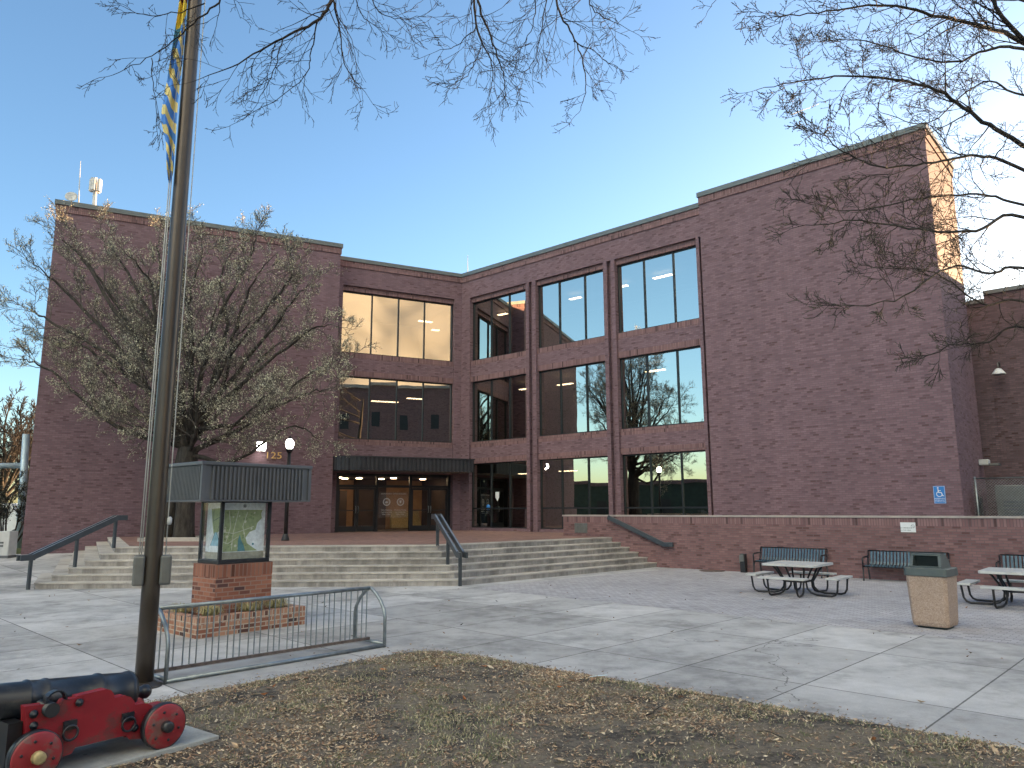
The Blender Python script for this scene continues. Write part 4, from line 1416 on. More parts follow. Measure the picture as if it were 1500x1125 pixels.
# hood: side profile (y front positive)
a = MB()
prof = [(0.27, 1.04), (0.20, 1.285), (0.0, 1.285), (-0.10, 1.25), (-0.19, 1.16), (-0.24, 1.04)]
hx = 0.265
for sg in (-1, 1):
    x0, x1 = (sg * hx, sg * (hx - 0.05))
    P = [fbn(x0 * (1 - 0.1 * (z - 1.04) / 0.25), y, z) for y, z in prof] + [fbn(x1 * (1 - 0.1 * (z - 1.04) / 0.25), y, z) for y, z in prof]
    n_ = len(prof)
    a.add(P, [tuple(range(n_)), tuple(range(2 * n_ - 1, n_ - 1, -1))] + [(i, (i + 1) % n_, n_ + (i + 1) % n_, n_ + i) for i in range(n_)])
for (y0, z0), (y1, z1) in zip(prof[1:-1], prof[2:]):
    k0 = 1 - 0.1 * (z0 - 1.04) / 0.25; k1 = 1 - 0.1 * (z1 - 1.04) / 0.25
    a.add([fbn(-hx * k0, y0, z0 + .002), fbn(hx * k0, y0, z0 + .002), fbn(hx * k1, y1, z1 + .002), fbn(-hx * k1, y1, z1 + .002)], [(0, 1, 2, 3)])
a.box(-hx * .93, hx * .93, 0.18, 0.215, 1.25, 1.286, 0, fbn)
a.box(-hx, hx, 0.24, 0.275, 1.04, 1.075, 0, fbn)
a.build('hood', ['hood'], t)
a = MB(); a.add([fbn(-hx, 0.02, 1.03), fbn(hx, 0.02, 1.03), fbn(hx * .9, 0.14, 1.28), fbn(-hx * .9, 0.14, 1.28)], [(0, 1, 2, 3)]); a.build('flap', ['hood_dark'], t)

# manhole
p = gnd(1043, 836.5)
t = MB(); t.lathe([(0.0, 0.42), (0.012, 0.42), (0.014, 0.38), (0.010, 0.37), (0.012, 0.1)], (p.x, p.y, 0.004), (0, 0, 1), 24)
tag(t.build('manhole_cover', ['rusty'], loc=(p.x, p.y, 0.004)), 'dark round manhole cover in the pavers near the wall', 'manhole cover')

# ------------------------------------------------------------------ kiosk and planter
u1 = Vector((-.76, .65, 0)); u2 = Vector((.65, .76, 0))
KC = Vector((-5.15, 14.0, 0))
def FK(a, b, z): return KC + u1 * a + u2 * b + Vector((0, 0, z))     # -u1 and -u2 face the camera
t = thing('planter', 'low brick planter ring round the foot of the map kiosk', 'planter', tuple(KC))
a = MB()
PA, PBk, PZ = 0.80, 1.04, 0.33
for (a0, a1, b0, b1) in ((-PA, -PA + .2, -PBk, PBk), (PA - .2, PA, -PBk, PBk), (-PA + .2, PA - .2, -PBk, -PBk + .2), (-PA + .2, PA - .2, PBk - .2, PBk)):
    a.box(a0, a1, b0, b1, -0.02, PZ - 0.11, 0, FK)
    a.box(a0, a1, b0, b1, PZ - 0.11, PZ, 1, FK, True)
a.build('rim', ['pbrick', 'psoldier'], t)
a = MB(); a.box(-PA + .2, PA - .2, -PBk + .2, PBk - .2, -0.02, PZ - 0.07, 0, FK); a.build('soil', ['soil'], t)

K = thing('map_kiosk', 'map kiosk with ribbed grey fascia, lit glass case and brick pedestal', 'kiosk', tuple(FK(0, 0, PZ - .07)))
K['label'] = 'map kiosk with ribbed grey fascia, glazed map case and brick pedestal'
ka, kb = 0.41, 0.55
a = MB()
a.box(-ka, ka, -kb, kb, 0.2, 0.93, 0, FK); a.box(-ka - .004, ka + .004, -kb - .004, kb + .004, 0.93, 1.15, 1, FK, True)
a.build('pedestal', ['kbrick', 'ksoldier'], K)
ca, cb = 0.38, 0.50
z0, z1 = 1.15, 2.26
fw = 0.06
a = MB()
for sa in (-1, 1):
    for sb in (-1, 1):
        x0, x1 = sorted((sa * ca, sa * (ca - fw))); y0, y1 = sorted((sb * cb, sb * (cb - fw)))
        a.box(x0, x1, y0, y1, z0 + .07, z1, 0, FK)
a.box(-ca, ca, -cb, cb, z0, z0 + 0.07, 0, FK)
a.box(-ca, ca, -cb, cb, z1 - 0.03, z1, 0, FK)
a.build('case_frame', ['black'], K, bevel=0.006)
a = MB(); a.box(-ca + .12, ca - .12, -cb + .12, cb - .12, z0 + 0.07, z1 - 0.03, 0, FK); a.build('case_core', ['offwhite'], K)
a = MB()
for A_, B_ in (((-ca + .012, -cb + fw), (-ca + .012, cb - fw)), ((ca - .012, -cb + fw), (ca - .012, cb - fw)), ((-ca + fw, -cb + .012), (ca - fw, -cb + .012)), ((-ca + fw, cb - .012), (ca - fw, cb - .012))):
    a.add([FK(*A_, z0 + .07), FK(*B_, z0 + .07), FK(*B_, z1 - .03), FK(*A_, z1 - .03)], [(0, 1, 2, 3)])
a.build('case_glass', ['case_glass'], K)
def lamb(name, c): MT[name] = plain(name, c, 0.7, 0, 0.18, 14)
lamb('map_white', (0.80, 0.84, 0.85)); lamb('map_green', (0.36, 0.42, 0.22)); lamb('map_green2', (0.25, 0.32, 0.15)); lamb('map_blue', (0.32, 0.55, 0.66)); lamb('map_line', (0.66, 0.66, 0.52)); lamb('map_wood', (0.40, 0.38, 0.30)); lamb('map_dark', (0.06, 0.08, 0.09)); lamb('map_teal', (0.10, 0.25, 0.28))
# right hand face (normal -u1): board coordinates x along u2, y = z
a = MB()
fk1 = lambda x, y, z: FK(-ca + .10 - z, x, y)
fk2 = lambda x, y, z: FK(-x, -cb + .10 - z, y)
def poly2(mb_, pts, z, f, mi): mb_.add([f(x, y, z) for x, y in pts], [tuple(range(len(pts)))], mi)
x0, x1 = -cb + .07, cb - .07
poly2(a, [(x0, z0 + .20), (x1, z0 + .20), (x1, z1 - .03), (x0, z1 - .03)], 0.0, fk1, 0)
poly2(a, [(x0, z0 + .075), (x1, z0 + .075), (x1, z0 + .195), (x0, z0 + .195)], 0.0, fk1, 5)
land = [(x0, 1.36), (0.30, 1.36), (0.20, 1.42), (0.08, 1.50), (0.05, 1.60), (0.12, 1.70), (0.24, 1.74), (0.27, 1.86), (0.36, 1.95), (0.34, 2.03), (0.37, 2.10), (x0, 2.10)]
poly2(a, land, 0.003, fk1, 1)
for k in range(46):
    cx, cy = rnd.uniform(x0 + .05, 0.22), rnd.uniform(1.38, 2.06)
    if not inpoly(cx, cy, [(p[0], p[1]) for p in land]): continue
    r = rnd.uniform(.012, .035); n_ = 5
    poly2(a, [(cx + r * math.cos(2 * PI * i / n_) * rnd.uniform(.6, 1.2), cy + r * math.sin(2 * PI * i / n_) * rnd.uniform(.6, 1.2)) for i in range(n_)], 0.004 + 0.00002 * k, fk1, 2 if k % 3 else 4)
poly2(a, [(-0.10, 1.36), (0.05, 1.36), (0.02, 1.46), (-0.04, 1.56), (-0.07, 1.66), (-0.10, 1.56), (-0.10, 1.46)], 0.006, fk1, 7)
for pts in ([(x0, 1.72), (-0.2, 1.68), (0.02, 1.74), (0.2, 1.8)], [(-0.22, 1.38), (-0.2, 1.7), (-0.12, 2.08)], [(0.04, 1.58), (-0.02, 1.8), (0.06, 2.06)], [(x0, 1.55), (-0.3, 1.5), (-0.1, 1.62)], [(-.3, 2.08), (-.26, 1.8), (-.34, 1.5)]):
    strip2(a, pts, 0.012, 0.007, lambda x, y, z: fk1(x, y, z)); 
    for i in range(len(pts) - 1): a.m[-1 - i] = 4
disc(a, 0.2, 1.48, 0.022, 0.006, fk1); a.m[-1] = 7
disc(a, 0.0, 2.17, 0.035, 0.006, fk1, 16, 0.028); 
for i in range(16): a.m[-1 - i] = 6
disc(a, 0.0, 2.17, 0.018, 0.006, fk1); a.m[-1] = 6
a.build('map_poster', ['map_white', 'map_green', 'map_green2', 'map_blue', 'map_line', 'map_wood', 'map_dark', 'map_teal'], K)
a = MB()
x0, x1 = -ca + .07, ca - .07
poly2(a, [(x0, z0 + .20), (x1, z0 + .20), (x1, z1 - .03), (x0, z1 - .03)], 0.0, fk2, 0)
poly2(a, [(x0, z0 + .075), (x1, z0 + .075), (x1, z0 + .195), (x0, z0 + .195)], 0.0, fk2, 5)
poly2(a, [(-0.16, 2.12), (0.27, 2.14), (0.28, 1.9), (0.14, 1.72), (0.05, 1.66), (-0.04, 1.68), (-0.10, 1.86)], 0.003, fk2, 1)
poly2(a, [(0.0, 1.70), (0.09, 1.70), (0.22, 1.46), (-0.14, 1.46)], 0.004, fk2, 3)
poly2(a, [(0.17, 1.37), (0.27, 1.37), (0.27, 1.42), (0.17, 1.42)], 0.004, fk2, 8)
for pts in ([(-0.14, 1.46), (0.02, 1.70), (-0.10, 2.0), (-0.06, 2.1)], [(0.22, 1.46), (0.07, 1.70), (0.2, 1.9)], [(-0.08, 1.9), (0.25, 2.0)]):
    strip2(a, pts, 0.008, 0.006, fk2)
    for i in range(len(pts) - 1): a.m[-1 - i] = 6
a.build('map_poster', ['map_white', 'map_green', 'map_green2', 'map_blue', 'map_line', 'map_wood', 'map_dark', 'map_teal', 'signblue'], K)
# fascia
fa, fbk = 0.72, 1.06
z2, z3 = 2.26, 2.90
a = MB()
a.box(-fa, fa, -fbk, fbk, z2 + .012, z3 - .02, 0, FK)
ribbed(a, [(-fa, fbk - .12), (-fa, -fbk + .13)], z2 + .02, z3 - .05, lambda x, y, z: FK(x, y, z), 0.075, 0.035, 0, KC)
ribbed(a, [(-fa + .06, -fbk), (fa - .04, -fbk)], z2 + .02, z3 - .05, lambda x, y, z: FK(x, y, z), 0.05, 0.03, 0, KC)
ribbed(a, [(fa, -fbk + .1), (fa, fbk - .1)], z2 + .02, z3 - .05, lambda x, y, z: FK(x, y, z), 0.075, 0.035, 0, KC)
ribbed(a, [(fa - .06, fbk), (-fa + .06, fbk)], z2 + .02, z3 - .05, lambda x, y, z: FK(x, y, z), 0.05, 0.03, 0, KC)
for (x, y) in ((-fa, -fbk), (-fa, fbk), (fa, -fbk), (fa, fbk)):
    a.box(x - .03, x + .03, y - .03, y + .03, z2, z3 - .03, 0, FK)
a.build('fascia', ['fascia'], K)
a = MB(); a.box(-fa - .045, fa + .045, -fbk - .045, fbk + .045, z3 - .03, z3 + .03, 0, FK)
a.box(-fa - .03, fa + .03, -fbk - .03, fbk + .03, z2 - .012, z2 + .012, 0, FK)
a.build('trim', ['fascia'], K, bevel=0.008)
def clump(a0, b0, r, n, label):
    p = FK(a0, b0, PZ - 0.07)
    g = MB()
    for k in range(n):
        an = rnd.uniform(0, 2 * PI); ln = r * rnd.uniform(.5, 1.15); h = r * rnd.uniform(.5, 1.0); wd = rnd.uniform(.004, .008)
        d = Vector((math.cos(an), math.sin(an), 0)); s_ = Vector((-d.y, d.x, 0)) * wd
        o_ = p + d * rnd.uniform(0, r * .35) + Vector((-d.y, d.x, 0)) * rnd.uniform(-.08, .08)
        pts = [o_, o_ + d * ln * .35 + Vector((0, 0, h * .8)), o_ + d * ln * .75 + Vector((0, 0, h * .95)), o_ + d * ln + Vector((0, 0, h * .6))]
        V = []
        for i, q_ in enumerate(pts):
            f_ = (1, .9, .7, .15)[i]; V += [q_ - s_ * f_, q_ + s_ * f_]
        g.add(V, [(0, 1, 3, 2), (2, 3, 5, 4), (4, 5, 7, 6)], rnd.choices((0, 1), (3, 2))[0])
    tag(g.build('grass_clump', ['liriope', 'liriope2'], loc=p), label, 'plant', 'grass clumps in the brick planter')
clump(0.3, -0.78, 0.22, 170, 'yellowed grass clump at the left end of the brick planter')
clump(-0.5, -0.66, 0.24, 220, 'yellow green grass clump at the front corner of the brick planter')
clump(-0.5, 0.1, 0.26, 240, 'grass clump in the planter right of the kiosk pedestal')
clump(-0.48, 0.62, 0.24, 220, 'rightmost grass clump in the brick planter')

# ------------------------------------------------------------------ flagpole
FP = Vector((-4.47, 9.42, 0))
t = thing('flagpole', 'tall bronze flagpole standing beside the bike rack', 'flagpole', tuple(FP))
a = MB()
PH = 15.5
prof = []
for k in range(15):
    z = PH * k / 14
    prof.append((z, 0.106 - 0.026 * max(0, (z - 2) / 13)))
a.lathe(prof, FP, (0, 0, 1), 32); a.build('pole', ['bronzepole'], t)
a = MB(); a.lathe([(0, 0.21), (0.02, 0.21), (0.03, 0.16), (0.06, 0.13)], FP, (0, 0, 1), 28); a.build('base_collar', ['bronzepole'], t)
a = MB(); a.lathe([(PH, 0.06), (PH + .1, 0.14), (PH + .22, 0.16), (PH + .34, 0.1), (PH + .38, 0.01)], FP, (0, 0, 1), 16); a.build('finial', ['gold'], t)
vx = Vector((FP.y, -FP.x, 0)).normalized(); vy = Vector((FP.x, FP.y, 0)).normalized()
for sg, dy in ((-1, 0.0), (1, 0.0)):
    a = MB(); c = FP + vx * sg * 0.15 - vy * 0.01
    a.box(-0.065, 0.065, -0.10, 0.10, 1.19, 1.55, 0, lambda x, y, z: c + vx * x + vy * y + Vector((0, 0, z)))
    a.build('cleat_box', ['grey'], t, bevel=0.025)
a = MB()
for off in (-.135, -.16):
    pts = [FP + vx * off * (1 - .012 * z) - vy * .03 + Vector((0, 0, z)) for z in (1.5, 4, 8, 12, 15.2)]
    a.tube(pts, 0.008, 5)
pts = [FP + vx * .14 * (1 - .01 * z) - vy * .04 + Vector((0, 0, z)) for z in (1.5, 3, 5, 9, 15)]
a.tube(pts, 0.007, 5)
a.build('halyard', ['rope'], t)
a = MB(); p = FP + vx * .155 - vy * .05 + Vector((0, 0, 1.92)); a.lathe([(0, .02), (.03, .03), (.08, .03), (.1, .015)], p, (0, 0, 1), 10); a.build('snap_hook', ['offwhite'], t)
# flag hanging limp beside the pole
out = [(0, -60, 268, 279), (0, 0, 263, 275), (1, 30, 259, 272), (1, 60, 254, 270), (1, 85, 250, 268), (2, 110, 246, 265), (2, 140, 240, 262), (2, 160, 236.5, 260), (3, 175, 236, 259), (3, 190, 239, 258), (3, 210, 243, 257), (4, 235, 243.5, 255), (4, 252, 244, 254), (4, 268, 246, 250)]
def lerp_out(py):
    for (_, y0, a0, b0), (_, y1, a1, b1) in zip(out[:-1], out[1:]):
        if y0 <= py <= y1:
            t_ = (py - y0) / (y1 - y0); return a0 + (a1 - a0) * t_, b0 + (b1 - b0) * t_
a = MB()
NR, NC = 46, 13
V = []
FN = vy
for i in range(NR):
    py = -60 + 328 * i / (NR - 1)
    l_, r_ = lerp_out(min(267.9, py))
    A_ = onplane(l_, py, FP + Vector((0, 0, 0)) - vy * .02, FN); B_ = onplane(r_, py, FP - vy * .02, FN)
    for j in range(NC):
        u = j / (NC - 1)
        p = A_ + (B_ - A_) * u
        fold = 0.06 * math.sin(u * 9 + i * 0.16) + 0.03 * math.sin(u * 17 - i * .3 + 1)
        p = p - vy * (0.03 + fold * (0.6 + 0.4 * (1 - u)))
        V.append(p)
F_ = []
for i in range(NR - 1):
    for j in range(NC - 1):
        F_.append((i * NC + j, (i + 1) * NC + j, (i + 1) * NC + j + 1, i * NC + j + 1))
a.add(V, F_, 0, False, True)
for fi, f_ in enumerate(a.f):
    a.uv[fi] = [((v % NC) / (NC - 1), 1 - (v // NC) / (NR - 1)) for v in f_]
fl = a.build('flag', ['flag'], loc=tuple(V[NC * 20]))
tag(fl, 'limp blue and yellow striped flag hanging beside the bronze pole', 'flag')

# ------------------------------------------------------------------ bike rack
t = thing('bike_rack', 'galvanised steel bike rack with vertical bars at the lawn edge', 'bike rack', (-3.3, 10.9, 0))
FLp = Vector((-4.26, 9.54, 0.0)); FRp = Vector((-1.99, 11.95, 0.0))
dx = (FRp - FLp).normalized(); LN = (FRp - FLp).length
dy = Vector((-dx.y, dx.x, 0))                   # away from the lawn
def RK(x, y, z): return FLp + dx * x + dy * y + Vector((0, 0, z))
W_ = 0.80; TOPZ = 0.86; r_ = 0.028
a = MB(); a.tube([RK(0, 0, .03), RK(LN, 0, .03)], r_, 8); a.build('ground_rail', ['galv'], t)
for x in (0, LN):
    a = MB(); a.tube([RK(x, 0, .05), RK(x, W_, .05)], r_ * .95, 8); a.build('crossbar', ['galv'], t)
    for y0, sg in ((0.0, 1), (W_, -1)):
        a = MB()
        pts = [RK(x, y0, 0.0), RK(x, y0, 0.45), RK(x, y0 + sg * .03, .55), RK(x, y0 + sg * .12, .68), RK(x, y0 + sg * .25, .79), RK(x, y0 + sg * .36, .85), RK(x, W_ / 2, TOPZ)]
        a.tube(pts, r_ * .95, 8)
        a.build('end_arch', ['galv'], t)
a = MB(); a.tube([RK(0, W_ / 2, TOPZ), RK(LN, W_ / 2, TOPZ)], r_, 8); a.build('top_rail', ['galv'], t)
a = MB(); a.bar(RK(0, W_ / 2, 0.09), RK(LN, W_ / 2, 0.09), 0.045, 0.04); a.build('bottom_rail', ['rusty'], t)
nb = 33
xs_ = []
for k in range(11):
    b_ = LN * (k + 0.5) / 11
    for o_ in (-0.088, 0.0, 0.088): xs_.append(b_ + o_)
for x in xs_:
    a = MB(); a.tube([RK(x, W_ / 2, 0.1), RK(x, W_ / 2, TOPZ - .02)], 0.0095, 6, cap=False); a.build('bar', ['galv'], t)

# ------------------------------------------------------------------ cannon
CO = Vector((-3.33, 7.05, 0))        # under the barrel axis at the rear axle
def FC(a_, b_, z): return CO + CAN_D * a_ + CAN_B * b_ + Vector((0, 0, z))
a = MB()
a.prism(PADP, -0.02, 0.075); pd = a.build('concrete_pad', ['pad'], loc=tuple(PADC), bevel=0.008)
tag(pd, 'pale concrete pad under the cannon', 'concrete pad')
t = thing('cannon', 'black naval cannon on a red wooden carriage', 'cannon', tuple(FC(0.5, 0, 0.07)))
PZ0 = 0.075
BA = Vector((CAN_D.x, CAN_D.y, 0.12)).normalized()
bo = FC(0.12, 0, 0.50)
a = MB()
prof = [(0.0, 0.02), (0.0, 0.11), (0.02, 0.165), (0.05, 0.182), (0.075, 0.182), (0.09, 0.172), (0.30, 0.168), (0.31, 0.178), (0.335, 0.178), (0.345, 0.165), (0.72, 0.152), (0.73, 0.16), (0.75, 0.16), (0.76, 0.15), (0.86, 0.148), (0.87, 0.156), (0.885, 0.156), (0.9, 0.143), (1.5, 0.118), (1.75, 0.11), (1.80, 0.13), (1.86, 0.15), (1.9, 0.14), (1.9, 0.05), (1.7, 0.045)]
a.lathe(prof, bo, BA, 32); a.build('barrel', ['iron'], t)
a = MB(); a.lathe([(0.02, 0.07), (-0.04, 0.05), (-0.075, 0.045), (-0.085, 0.05), (-0.11, 0.062), (-0.14, 0.06), (-0.165, 0.04), (-0.175, 0.01)], bo, BA, 20); a.build('cascabel', ['iron'], t)
a = MB(); tc_ = bo + BA * 0.80 - Vector((0, 0, 0.03))
a.tube([tc_ - CAN_B * .36, tc_ + CAN_B * .36], 0.055, 16); a.build('trunnion', ['iron'], t)
# cheeks: outline read off as heights along the carriage
CH = 0.24
P0 = FC(0, CH + .06, 0)
opx = [(38.5, 1036), (71, 1032), (76, 1037), (88, 1036), (94.6, 1026), (113, 1023.8), (114, 1020.5), (156, 1010.6), (162, 1012), (166, 1017), (167, 1024), (182, 1020), (191, 1022), (196, 1028), (196.5, 1034), (214, 1031), (221, 1034), (224, 1039), (224.5, 1048), (236, 1058), (228, 1074), (209, 1081), (190, 1082), (185, 1076.6), (176, 1078), (110, 1094), (104, 1103), (81, 1111), (40, 1108)]
prof = []
for px, py in opx:
    p = onplane(px, py, P0, CAN_B)
    prof.append(((p - CO).dot(CAN_D), p.z))
for sg in (1, -1):
    a = MB()
    b0, b1 = sg * (CH - .03), sg * (CH + .06)
    n_ = len(prof)
    P = [FC(x, b0, z) for x, z in prof] + [FC(x, b1, z) for x, z in prof]
    a.add(P, [tuple(range(n_)), tuple(range(2 * n_ - 1, n_ - 1, -1))] + [(i, (i + 1) % n_, n_ + (i + 1) % n_, n_ + i) for i in range(n_)])
    ck = a.build('carriage_cheek', ['red'], t, bevel=0.006)
    if sg > 0:
        for (px, py) in ((102, 1062), (187, 1050)):
            p = onplane(px, py, P0 + CAN_B * .006, CAN_B)
            a = MB()
            a.box(-.05, .05, -.004, .016, -.035, .035, 0, lambda x, y, z: p + CAN_D * x + CAN_B * y + Vector((0, 0, z)))
            K_ = 16
            cpt = p + CAN_B * .03 - Vector((0, 0, .055))
            pts = [cpt + CAN_D * math.cos(2 * PI * k / K_) * .055 + Vector((0, 0, math.sin(2 * PI * k / K_) * .055)) for k in range(K_ + 1)]
            a.tube(pts, 0.010, 6, cap=False)
            a.build('ring_bolt', ['iron'], ck)
        for (px, py) in ((49, 1063), (49, 1046), (197, 1066), (116, 1029)):
            p = onplane(px, py, P0 + CAN_B * .006, CAN_B)
            a = MB(); a.lathe([(0, .032), (.012, .032), (.014, .016), (.035, .014)], p, CAN_B, 8); a.build('bolt', ['iron'], ck)
        p = onplane(82, 1027, P0, CAN_B)
        a = MB()
        pts = [p + CAN_D * math.cos(an) * .075 + Vector((0, 0, math.sin(an) * .075)) - CAN_B * .02 for an in [PI * k / 10 for k in range(11)]]
        for i in range(10):
            a.bar(pts[i], pts[i + 1], 0.012, 0.07, up=CAN_B)
        a.build('trunnion_strap', ['iron'], ck)
fA = (onplane(50, 1120, FC(0, .36, 0), CAN_B) - CO).dot(CAN_D)
a = MB(); a.box(0.0, fA + .05, -CH + .03, CH - .03, 0.22, 0.30, 0, FC); a.build('bed', ['red'], t)
a = MB(); a.box(-0.22, 0.12, -0.17, 0.17, 0.285, 0.335, 0, FC); a.build('quoin', ['red'], t)
a = MB(); a.box(-0.06, 0.16, CH - .1, CH + .07, 0.30, 0.36, 0, FC); a.build('rear_block', ['red'], t)
a = MB(); a.box(fA + .06, fA + .16, -CH, CH, 0.16, 0.5, 0, FC); a.build('transom', ['black'], t)
WR = 0.18
for ax in (0.0, fA):
    a = MB(); a.box(ax - .06, ax + .06, -.38, .38, PZ0 + WR - .06, PZ0 + WR + .06, 0, FC); a.build('axle', ['red'], t)
    for sg in (1, -1):
        a = MB()
        c = FC(ax, sg * .31, PZ0 + WR)
        a.lathe([(0, WR - .01), (0.01, WR), (0.085, WR), (0.095, WR - .012), (0.096, .07), (0.096, 0.02)], c, CAN_B * sg, 36)
        wh = a.build('wheel', ['redwheel'], t)
        a = MB(); a.lathe([(0.012, WR + .001), (0.014, WR + .008), (0.082, WR + .008), (0.084, WR + .001)], c, CAN_B * sg, 36); a.build('tyre', ['iron'], wh)
        a = MB()
        for k in range(6):
            an = k * PI / 3 + .3
            pq = c + (CAN_D * math.cos(an) + Vector((0, 0, math.sin(an)))) * WR * .66
            a.lathe([(0.094, .012), (0.102, .011), (0.104, .004)], pq, CAN_B * sg, 7)
        a.build('rivets', ['iron'], wh)
        a = MB(); a.lathe([(0.09, 0.05), (0.15, 0.045), (0.155, 0.03), (0.156, 0.005)], c, CAN_B * sg, 10); a.build('hub', ['iron' if ax == 0 else 'wood'], wh)

# ------------------------------------------------------------------ lamp post on the terrace
p = Vector((-8.06, 26.77, T))
t = thing('lamp_post', 'black lamp post with a lit globe on the terrace behind the kiosk', 'lamp post', tuple(p))
a = MB(); a.tube([p, p + Vector((0, 0, 3.25))], [0.075, 0.06], 12); a.build('pole', ['black'], t)
a = MB(); a.lathe([(0, .14), (.05, .14), (.2, .09), (.24, .08)], p, (0, 0, 1), 14); a.lathe([(3.1, .07), (3.2, .13), (3.24, .13), (3.26, .08)], p, (0, 0, 1), 14); a.build('base', ['black'], t)
a = MB(); a.lathe([(3.26, .07), (3.30, .11), (3.40, .15), (3.50, .145), (3.58, .10), (3.62, .03)], p, (0, 0, 1), 18); a.build('globe', ['lamp'], t)
a = MB(); a.lathe([(3.60, .09), (3.66, .05), (3.74, .015)], p, (0, 0, 1), 12); a.build('cap', ['black'], t)

# ------------------------------------------------------------------ trees
class Tree:
    def __init__(s, seed, twig_r=0.006, leaf=None, bud=None, up=0.25, droop=0.0):
        s.r = random.Random(seed); s.wood = MB(); s.twig = MB(); s.leaf = MB()
        s.twig_r = twig_r; s.lf = leaf; s.bud = bud; s.up = up; s.droop = droop
    def rv(s, k=1.0):
        return Vector((s.r.gauss(0, k), s.r.gauss(0, k), s.r.gauss(0, k)))
    def limb(s, pts, r0, r1, kids, kl, lev=1, start=0.2, nseg=None, sides=8, jit=0.0):
        pts = [Vector(p) for p in pts]
        # catmull-rom
        P = [pts[0] * 2 - pts[1]] + pts + [pts[-1] * 2 - pts[-2]]
        C_ = []
        for i in range(1, len(P) - 2):
            for k in range(6):
                t_ = k / 6
                a, b, c, d = P[i - 1], P[i], P[i + 1], P[i + 2]
                C_.append(0.5 * ((2 * b) + (c - a) * t_ + (2 * a - 5 * b + 4 * c - d) * t_ ** 2 + (3 * b - a - 3 * c + d) * t_ ** 3))
        C_.append(pts[-1])
        if jit:
            for i in range(1, len(C_) - 1): C_[i] = C_[i] + s.rv(jit)
        n = len(C_)
        rad = [r0 + (r1 - r0) * (i / (n - 1)) ** 0.8 for i in range(n)]
        (s.wood if r0 > 0.03 else s.twig).tube(C_, rad, sides)
        tot = sum((b - a).length for a, b in zip(C_[:-1], C_[1:]))
        for k in range(kids):
            f = start + (1 - start) * (k + s.r.random()) / kids
            i = min(n - 2, int(f * (n - 1)))
            p = C_[i]; t_ = (C_[i + 1] - C_[i]).normalized()
            ln = kl * (1.15 - 0.6 * f) * s.r.uniform(0.6, 1.25)
            s.branch(p, s.turn(t_, s.r.uniform(R(25), R(65))), ln, min(rad[i] * 0.5, s.kr), lev)
        s.branch(C_[-1], (C_[-1] - C_[-2]).normalized(), kl * 0.6, r1, lev)
    def turn(s, t_, ang):
        o = t_.orthogonal().normalized(); b = t_.cross(o)
        az = s.r.uniform(0, 2 * PI)
        d = (t_ * math.cos(ang) + (o * math.cos(az) + b * math.sin(az)) * math.sin(ang))
        d.z += s.up * s.r.uniform(0.2, 1) - s.droop * s.r.uniform(0, 1)
        return d.normalized()
    def branch(s, p, d, ln, r, lev):
        nseg = 5 if lev <= 1 else (4 if lev == 2 else 3)
        pts = [p.copy()]; rad = [max(r, s.twig_r)]
        q_ = p.copy()
        wig = 0.16 if lev < 3 else 0.22
        for k in range(nseg):
            d = (d + s.rv(wig) + Vector((0, 0, s.up * 0.10 - s.droop * 0.14))).normalized()
            q_ = q_ + d * ln / nseg
            pts.append(q_.copy()); rad.append(max(s.twig_r, r * (1 - 0.8 * (k + 1) / nseg)))
        s.twig.tube(pts, rad, 5 if lev <= 1 else (4 if lev == 2 else 3), cap=False)
        if lev >= 3:
            s.tips(pts, ln)
            return
        nk = {1: s.k1, 2: s.k2}[lev]
        for k in range(nk):
            f = 0.2 + 0.8 * (k + s.r.random()) / nk
            i = min(nseg - 1, int(f * nseg)); g = f * nseg - i
            pp = pts[i] + (pts[i + 1] - pts[i]) * min(1, g)
            t_ = (pts[i + 1] - pts[i]).normalized()
            s.branch(pp, s.turn(t_, s.r.uniform(R(25), R(58))), ln * s.r.uniform(0.38, 0.66) * (1.15 - 0.4 * f), rad[i] * 0.55, lev + 1)
        s.tips(pts[-2:], ln)
    k1, k2, kr = 5, 4, 0.03
    def tips(s, pts, ln):
        if s.lf:
            n, size, prob = s.lf
            for p in pts[1:]:
                if s.r.random() < prob:
                    for _ in range(n):
                        c = p + s.rv(size * 0.9)
                        a = s.rv().normalized() * size * s.r.uniform(.35, .7); b = s.rv().normalized() * size * s.r.uniform(.2, .45)
                        s.leaf.add([c - a, c + b, c + a, c - b], [(0, 1, 2, 3)], s.r.choices((0, 1, 2), (4, 4, 2.4))[0])
        if s.bud:
            size, prob = s.bud
            for p, p0 in zip(pts[1:], pts[:-1]):
                for _ in range(2):
                    if s.r.random() < prob:
                        t_ = (p - p0).normalized()
                        c = p0 + (p - p0) * s.r.random()
                        a = (t_ + s.rv(.5)).normalized()
                        b = a.orthogonal().normalized() * size * .42; e = a.cross(b)
                        m_ = c + a * size
                        s.leaf.add([c, m_ + b, m_ - b * .5 + e * .87, m_ - b * .5 - e * .87, c + a * size * 2.0], [(0, 1, 2), (0, 2, 3), (0, 3, 1), (4, 2, 1), (4, 3, 2), (4, 1, 3)], 0)

def finish_tree(T_, name, label, base, leafmats, trunk_mb=None, leafname='leaves', group=None, twig='twig'):
    t = thing(name, label, 'tree', tuple(base), 0, group)
    if trunk_mb: trunk_mb.build('trunk', ['bark'], t)
    if T_.wood.v: T_.wood.build('limbs', ['bark'], t)
    T_.twig.build('crown', [twig], t)
    if T_.leaf.v: T_.leaf.build(leafname, leafmats, t)
    return t

